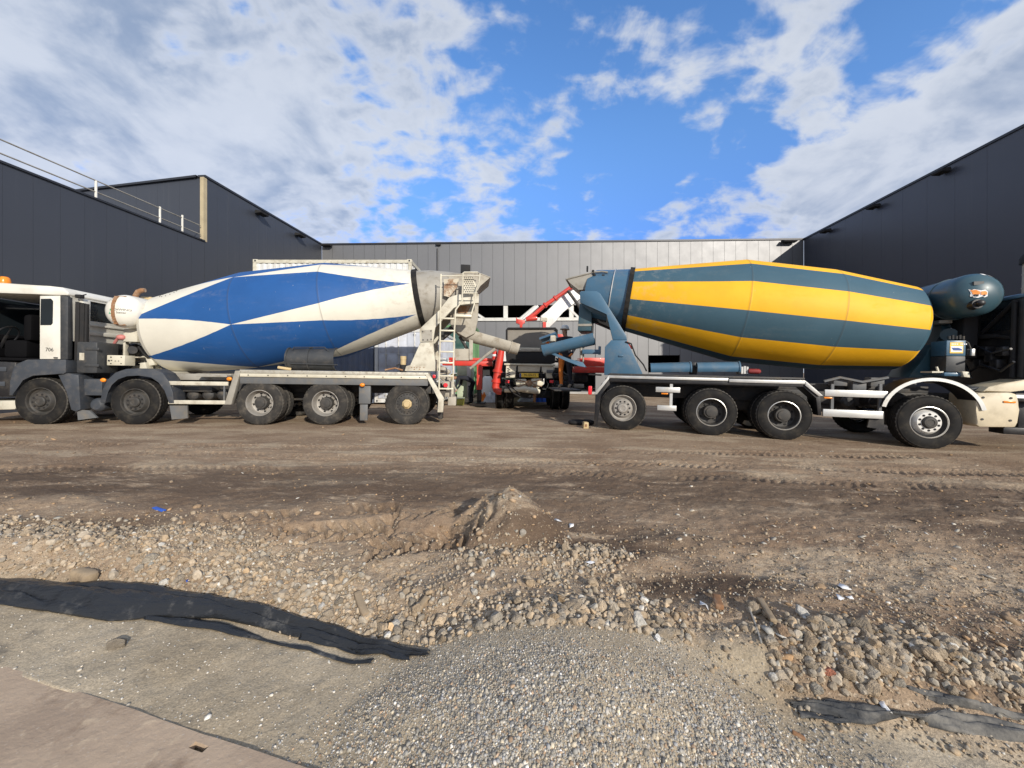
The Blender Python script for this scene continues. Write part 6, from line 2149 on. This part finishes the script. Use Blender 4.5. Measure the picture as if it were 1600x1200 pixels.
def scrap(name, label, cat, px, py, size, mat, seed, flat=.35):
    q = gpt(px, py)
    rr = random.Random(seed)
    mb = MB()
    n = 7
    ang = sorted(rr.uniform(0, 6.28) for _ in range(n))
    top = [mb.bm.verts.new((size * rr.uniform(.6, 1.1) * math.cos(a), size * .7 * rr.uniform(.6, 1.1) * math.sin(a), size * flat * rr.uniform(.1, 1))) for a in ang]
    cen = mb.bm.verts.new((0, 0, size * flat * .8))
    for i in range(n):
        mb.bm.faces.new([cen, top[i], top[(i + 1) % n]])
    o = mb.build(name, mat, None, 20)
    o.location = q + Vector((0, 0, .004))
    o.rotation_euler = (rr.uniform(-.2, .2), rr.uniform(-.2, .2), rr.uniform(0, 6))
    solid(o, .003)
    return tag(o, label, cat)


stick('plastic_scrap', 'bright blue strip of plastic on the tracked soil left of the middle', 'scrap', (240, 794), (257, 799), .035, .012, M['bluetarp'], 0, .003)
scrap('plastic_scrap', 'tiny blue scrap among the stones above the black sheet', 'scrap', 291, 912, .028, M['bluetarp'], 2)
scrap('plastic_scrap', 'small white square of plastic right of the soil heap', 'scrap', 892, 823, .04, M['stickerw'], 3)
scrap('plastic_scrap', 'crumpled grey foil just right of the soil heap', 'scrap', 872, 817, .05, M['whitesheet'], 4, .6)
scrap('plastic_scrap', 'pale grey scrap in the dip right of the rubble', 'scrap', 921, 881, .045, M['whitesheet'], 5)
scrap('plastic_scrap', 'long white chip on the damp earth at right', 'scrap', 1319, 920, .05, M['stickerw'], 6, .2)
scrap('plastic_scrap', 'blue grey chip below the long white one', 'scrap', 1310, 936, .035, M['whitesheet'], 7)
scrap('plastic_scrap', 'white chip slanting beside the blue grey one', 'scrap', 1331, 936, .035, M['stickerw'], 8)
scrap('plastic_scrap', 'white wrapper lying at the edge of the dusty sheet', 'scrap', 1382, 1109, .03, M['stickerw'], 9, .6)
scrap('plastic_scrap', 'crumpled white paper at the head of the right rubble bank', 'scrap', 1102, 953, .04, M['whitesheet'], 10, .8)


# ------------------------------------------------------------------ stones
def ico(sub):
    bm = bmesh.new()
    bmesh.ops.create_icosphere(bm, subdivisions=sub, radius=1)
    bm.verts.ensure_lookup_table()
    v = np.array([x.co[:] for x in bm.verts])
    f = np.array([[x.index for x in q.verts] for q in bm.faces], dtype=np.int32)
    bm.free()
    return v, f


def stone_shape(sub, seed, rough=.10, cuts=16):
    v, f = ico(sub)
    r = np.random.default_rng(seed)
    v = v * r.uniform(.75, 1.2, 3)
    for _ in range(cuts):
        d = r.normal(size=3)
        d /= np.linalg.norm(d)
        lim = r.uniform(.52, .86)
        k = v @ d
        v = v - np.outer(np.clip(k - lim, 0, None), d)
    v = v * (1 + rough * (vnoise(v[:, 0] * 2.3 + seed, v[:, 1] * 2.3 + v[:, 2] * 1.7, seed))[:, None])
    return v, f


def rots(n):
    q = rng.normal(size=(n, 4))
    q /= np.linalg.norm(q, axis=1)[:, None]
    a, b, c, d = q.T
    return np.stack([np.stack([1 - 2 * (c * c + d * d), 2 * (b * c - a * d), 2 * (b * d + a * c)], -1),
                     np.stack([2 * (b * c + a * d), 1 - 2 * (b * b + d * d), 2 * (c * d - a * b)], -1),
                     np.stack([2 * (b * d - a * c), 2 * (c * d + a * b), 1 - 2 * (b * b + c * c)], -1)], 1)


def batch(name, shapes, pos, scl, tint, mat, smooth=True, upright=False):
    n = len(pos)
    Rm = rots(n)
    if upright:
        a = rng.uniform(0, 6.28, n)
        tl = rng.normal(0, .25, (n, 2))
        Rm = np.zeros((n, 3, 3))
        Rm[:, 0, 0] = np.cos(a); Rm[:, 0, 1] = -np.sin(a)
        Rm[:, 1, 0] = np.sin(a); Rm[:, 1, 1] = np.cos(a)
        Rm[:, 2, 2] = 1
        Rm[:, 2, 0] = tl[:, 0]; Rm[:, 2, 1] = tl[:, 1]
    V, Fc, T = [], [], []
    off = 0
    which = rng.integers(0, len(shapes), n)
    for k, (v, f) in enumerate(shapes):
        i = np.nonzero(which == k)[0]
        if not len(i):
            continue
        w_ = np.einsum('nij,nvj->nvi', Rm[i], v[None] * scl[i][:, None, :]) + pos[i][:, None, :]
        V.append(w_.reshape(-1, 3))
        Fc.append((f[None] + (np.arange(len(i)) * len(v))[:, None, None] + off).reshape(-1, 3))
        T.append(np.repeat(tint[i], len(v), 0))
        off += len(i) * len(v)
    V, Fc, T = np.concatenate(V).astype(np.float32), np.concatenate(Fc).astype(np.int32), np.concatenate(T)
    me = bpy.data.meshes.new(name)
    me.vertices.add(len(V))
    me.vertices.foreach_set('co', V.ravel())
    me.loops.add(Fc.size)
    me.loops.foreach_set('vertex_index', Fc.ravel())
    me.polygons.add(len(Fc))
    me.polygons.foreach_set('loop_start', np.arange(0, Fc.size, 3, dtype=np.int32))
    me.polygons.foreach_set('use_smooth', np.full(len(Fc), smooth))
    me.update(calc_edges=True)
    at = me.color_attributes.new('tint', 'FLOAT_COLOR', 'POINT')
    at.data.foreach_set('color', np.concatenate([T, np.ones((len(T), 1))], 1).astype(np.float32).ravel())
    me.materials.append(mat)
    o = bpy.data.objects.new(name, me)
    COL.objects.link(o)
    return kind(o, 'stuff')


def stone_mat(name, src):
    m, t, p = new_mat(name)
    pos = t.n('ShaderNodeTexCoord').outputs['Object']
    if src == 'attr':
        col = t.n('ShaderNodeAttribute', attribute_name='tint').outputs['Color']
        sc = 1.0
    else:
        col = t.n('ShaderNodeObjectInfo').outputs['Color']
        sc = .03
    k = t.mix(t.ramp(t.noise(pos, 40 * sc, 5, .65), .25, .75), (.72, .70, .67), (1.22, 1.2, 1.18))
    c = t.mix(1.0, col, k, 'MULTIPLY')
    c = t.mix(t.ramp(t.noise(pos, 16 * sc, 4, .6), .52, .70, 0, .45), c, (.33, .265, .19))
    t.set(p, 'Base Color', c)
    t.set(p, 'Roughness', .88)
    t.set(p, 'Specular IOR Level', .3)
    b = t.n('ShaderNodeBump', {'Strength': .6, 'Distance': .004 if src == 'attr' else .06, 'Height': t.noise(pos, 120 * sc, 4, .6)})
    t.set(p, 'Normal', b)
    return m


MS, MO = stone_mat('rubble_stone', 'attr'), stone_mat('single_stone', 'obj')


def tints(n, base, var, warm=.06, pale=.08):
    k = rng.normal(1, var, (n, 1)).clip(.45, 1.7)
    w_ = rng.normal(0, warm, (n, 1))
    c = np.array(base)[None] * k * np.concatenate([1 + w_, np.ones((n, 1)), 1 - w_ * 1.3], 1)
    pl = rng.random(n) < pale
    c[pl] = np.array([.62, .60, .55]) * rng.uniform(.75, 1.1, (pl.sum(), 1))
    return c.clip(.02, .85)


_l = [gpt(*q) for q in [(-120, 900), (0, 908), (90, 914), (170, 913), (240, 917), (330, 936), (440, 960), (540, 985), (610, 1003), (672, 1018)]]
SHX, SHY = [-9] + [q.x for q in _l] + [_l[-1].x + .15], [_l[0].y] + [q.y for q in _l] + [0]
_l = [gpt(*q) for q in [(1235, 1098), (1300, 1094), (1350, 1099), (1410, 1078), (1450, 1078), (1510, 1092), (1570, 1110), (1660, 1132)]]
SRX, SRY = [q.x for q in _l], [q.y for q in _l]


def bank_weight(x, y):
    t_ = toe(x)
    band = sstep(t_ - .05, t_ + .05, y)
    left = band * sstep(t_ + .95, t_ + .40, y) * sstep(.9, .5, x)
    mid = band * sstep(3.0, 2.7, y) * sstep(-.9, -.5, x) * sstep(.9, .6, x)
    right = band * sstep(t_ + .62, t_ + .35, y) * sstep(.45, .75, x)
    far = sstep(3.6, 2.7, y) * sstep(-1.8, -3.0, x) * .45
    w_ = np.maximum(np.maximum(left, mid * .8), np.maximum(right, far * band))
    cl = .12 + 1.6 * np.clip(fbm(x * 1.7, y * 2.6, 91, 3) + .35, 0, 1)
    hp_ = (heap_h(x, y) > .015) & (y < 1.84 + .10 * vnoise(x * 5, y * 5, 92) + .1 * (x > .9))
    keep = sstep(-.01, .05, y - np.interp(x, SHX, SHY)) * np.where(x > 1.0, sstep(-.01, .04, y - np.interp(x, SRX, SRY)), 1)
    return np.where(hp_, 0, w_ * cl * keep).clip(0, 1)


def sample(n, wfun, x0, x1, y0, y1):
    X, Y = [], []
    got = 0
    while got < n:
        m_ = 40000
        y = 1 / rng.uniform(1 / y1, 1 / y0, m_)
        x = rng.uniform(x0, x1, m_)
        k = rng.random(m_) < wfun(x, y)
        X.append(x[k]); Y.append(y[k])
        got += k.sum()
    return np.concatenate(X)[:n], np.concatenate(Y)[:n]


# big stones of the bank
N = 5200
x, y = sample(N, bank_weight, -5.0, 3.4, 1.05, 3.5)
sz = np.exp(rng.normal(math.log(.0105), .46, N)) * (1 + .30 * (x > .75) + .12 * (y < toe(x) + .35))
sz = (sz * 1.08).clip(.004, .042)
scl = sz[:, None] * rng.uniform(.72, 1.25, (N, 3))
pos = np.stack([x, y, height(x, y) + scl.min(1) * rng.uniform(.0, .5, N)], -1)
tn = tints(N, (.385, .32, .24), .17, .05, .03)
order = np.argsort(-(sz / y))
idx, rest = order[:280], order[280:]
shapes2 = [stone_shape(3, 100 + i) for i in range(12)]
meshes = []
for i, (v, f) in enumerate(shapes2):
    me = bpy.data.meshes.new('stone')
    me.from_pydata(v.tolist(), [], f.tolist())
    me.polygons.foreach_set('use_smooth', [True] * len(f))
    me.set_sharp_from_angle(angle=R(24))
    me.materials.append(MO)
    meshes.append(me)
for i in idx:
    o = bpy.data.objects.new('stone', meshes[rng.integers(0, 12)])
    o.location = pos[i]
    o.scale = scl[i]
    o.rotation_euler = rng.uniform(0, 6.28, 3)
    o.color = (*tn[i], 1)
    COL.objects.link(o)
    tag(o, 'dusty grey brown stone lying among the rubble of the foreground bank', 'stone', 'larger stones of the foreground rubble bank')
shapes1 = [stone_shape(2, 200 + i, .08, 15) for i in range(14)]
batch('rubble', shapes1, pos[rest], scl[rest], tn[rest], MS, smooth=False)


def lone(label, px, py, size, col, name='stone', sh=0, cat='stone'):
    q = gpt(px, py)
    o = bpy.data.objects.new(name, meshes[sh])
    o.location = q + Vector((0, 0, size * .35))
    o.scale = (size, size * .8, size * .7)
    o.rotation_euler = (.3 * sh, .2, sh * 1.7)
    o.color = (*col, 1)
    COL.objects.link(o)
    tag(o, label, cat)


lone('bright white stone at the right edge of the gravel heap', 1028, 999, .026, (.80, .79, .76), sh=1)
lone('red brick fragment among the stones of the right bank', 1295, 1053, .032, (.42, .17, .11), 'brick_fragment', 2, 'brick')
lone('large rounded brown stone in the hollow of the right bank', 1223, 990, .042, (.30, .21, .14), sh=3)
lone('flat grey stone half sunk in the silt left of the gravel heap', 186, 1010, .045, (.22, .19, .15), sh=4)
lone('pale lump lying left of the soil heap', 741, 928, .03, (.55, .52, .46), sh=5)

# fine grit between the stones, clods on the yard, pale chips
N = 26000
x, y = sample(N, lambda a, b: (bank_weight(a, b) * .9 + .20 * sstep(3.9, 2.4, b) * (b > toe(a))).clip(0, 1), -5.6, 4.2, 1.05, 3.9)
sz = np.exp(rng.normal(math.log(.0050), .45, N)).clip(.002, .014)
scl = sz[:, None] * rng.uniform(.7, 1.25, (N, 3))
shapes0 = [stone_shape(1, 300 + i, .08, 5) for i in range(12)]
batch('grit', shapes0, np.stack([x, y, height(x, y) + sz * .35], -1), scl, tints(N, (.35, .29, .215), .25, .06, .035), MS)
N = 5200
x, y = sample(N, lambda a, b: (.10 + .9 * np.clip(fbm(a * .8, b * 1.8, 95, 3) + .2, 0, 1)) * (b > toe(a) + .2) * sstep(10.5, 3.0, b) + .9 * sstep(.62, .30, np.hypot((a + .02) / 1.1, b - 3.1)) * (b < 3.4), -12, 12, 1.3, 11)
sz = np.exp(rng.normal(math.log(.0085), .5, N)).clip(.003, .035)
scl = sz[:, None] * rng.uniform(.7, 1.3, (N, 3)) * np.array([1.2, 1.2, .5])
batch('clods', shapes0, np.stack([x, y, height(x, y) + sz * .2], -1), scl, tints(N, (.33, .235, .150), .24, .06, .02), MS, upright=True)
N = 800
x, y = sample(N, lambda a, b: (.25 + .75 * (a > 1.2)) * (b > toe(a) + .15) * sstep(9, 2.6, b), -9, 9, 1.3, 10)
sz = np.exp(rng.normal(math.log(.011), .5, N)).clip(.004, .035)
scl = np.stack([sz * 1.3, sz * .8, sz * .22], -1)
batch('chips', shapes0, np.stack([x, y, height(x, y) + sz * .15], -1), scl, tints(N, (.48, .44, .37), .18, .04, .12), MS, upright=True)
N = 4200
x, y = sample(N, lambda a, b: ((b < toe(a) - .05) & (heap_h(a, b) < .02)) * 1.0, -3.6, 2.6, 1.02, 2.4)
sz = np.exp(rng.normal(math.log(.0029), .5, N)).clip(.0012, .012)
scl = np.stack([sz * 1.2, sz, sz * .6], -1)
batch('shell_chips', shapes0, np.stack([x, y, height(x, y) + sz * .2], -1), scl, tints(N, (.52, .49, .43), .2, .04, .45), MS, upright=True)


# washed gravel of the heap
def gw(a, b):
    h_ = heap_h(a, b)
    spill = sstep(.62, .25, np.hypot((a - .25) / 2.2, (b - 1.35) / 1.4)) * .30
    sandy = sstep(-.05, .25, fbm(a * 2.2, b * 2.2, 97, 3) + .30 * sstep(.35, .95, a) - .10)
    w_ = spill * (b < toe(a) + .05) + sstep(.004, .09, h_) * (.85 + .5 * fbm(a * 3, b * 3, 98, 3)) * (1 - .80 * sandy) * (1 - .45 * sstep(1.55, 1.8, b)) * sstep(2.05, 1.85, b)
    return w_.clip(0, 1)


N = 95000
x, y = sample(N, gw, -1.3, 2.0, .95, 2.1)
sz = np.exp(rng.normal(math.log(.0026), .50, N)).clip(.0011, .0100)
sz = sz * np.interp(y, [1.2, 1.5, 1.75, 1.9], [1.15, 1.0, .62, .5])
scl = sz[:, None] * rng.uniform(.75, 1.25, (N, 3))
base = np.array([(.315, .305, .28), (.39, .365, .315), (.50, .44, .34), (.17, .17, .17), (.66, .63, .58), (.40, .29, .20), (.30, .305, .31)])
pk = rng.choice(7, N, p=[.27, .22, .16, .09, .07, .08, .11])
tn = (base[pk] * rng.normal(1, .22, (N, 1))).clip(.02, .8)
shapesg = [stone_shape(1, 400 + i, .05, 3) for i in range(12)]
batch('gravel', shapesg, np.stack([x, y, height(x, y) + sz * rng.uniform(-.45, .45, N)], -1), scl, tn, MS)
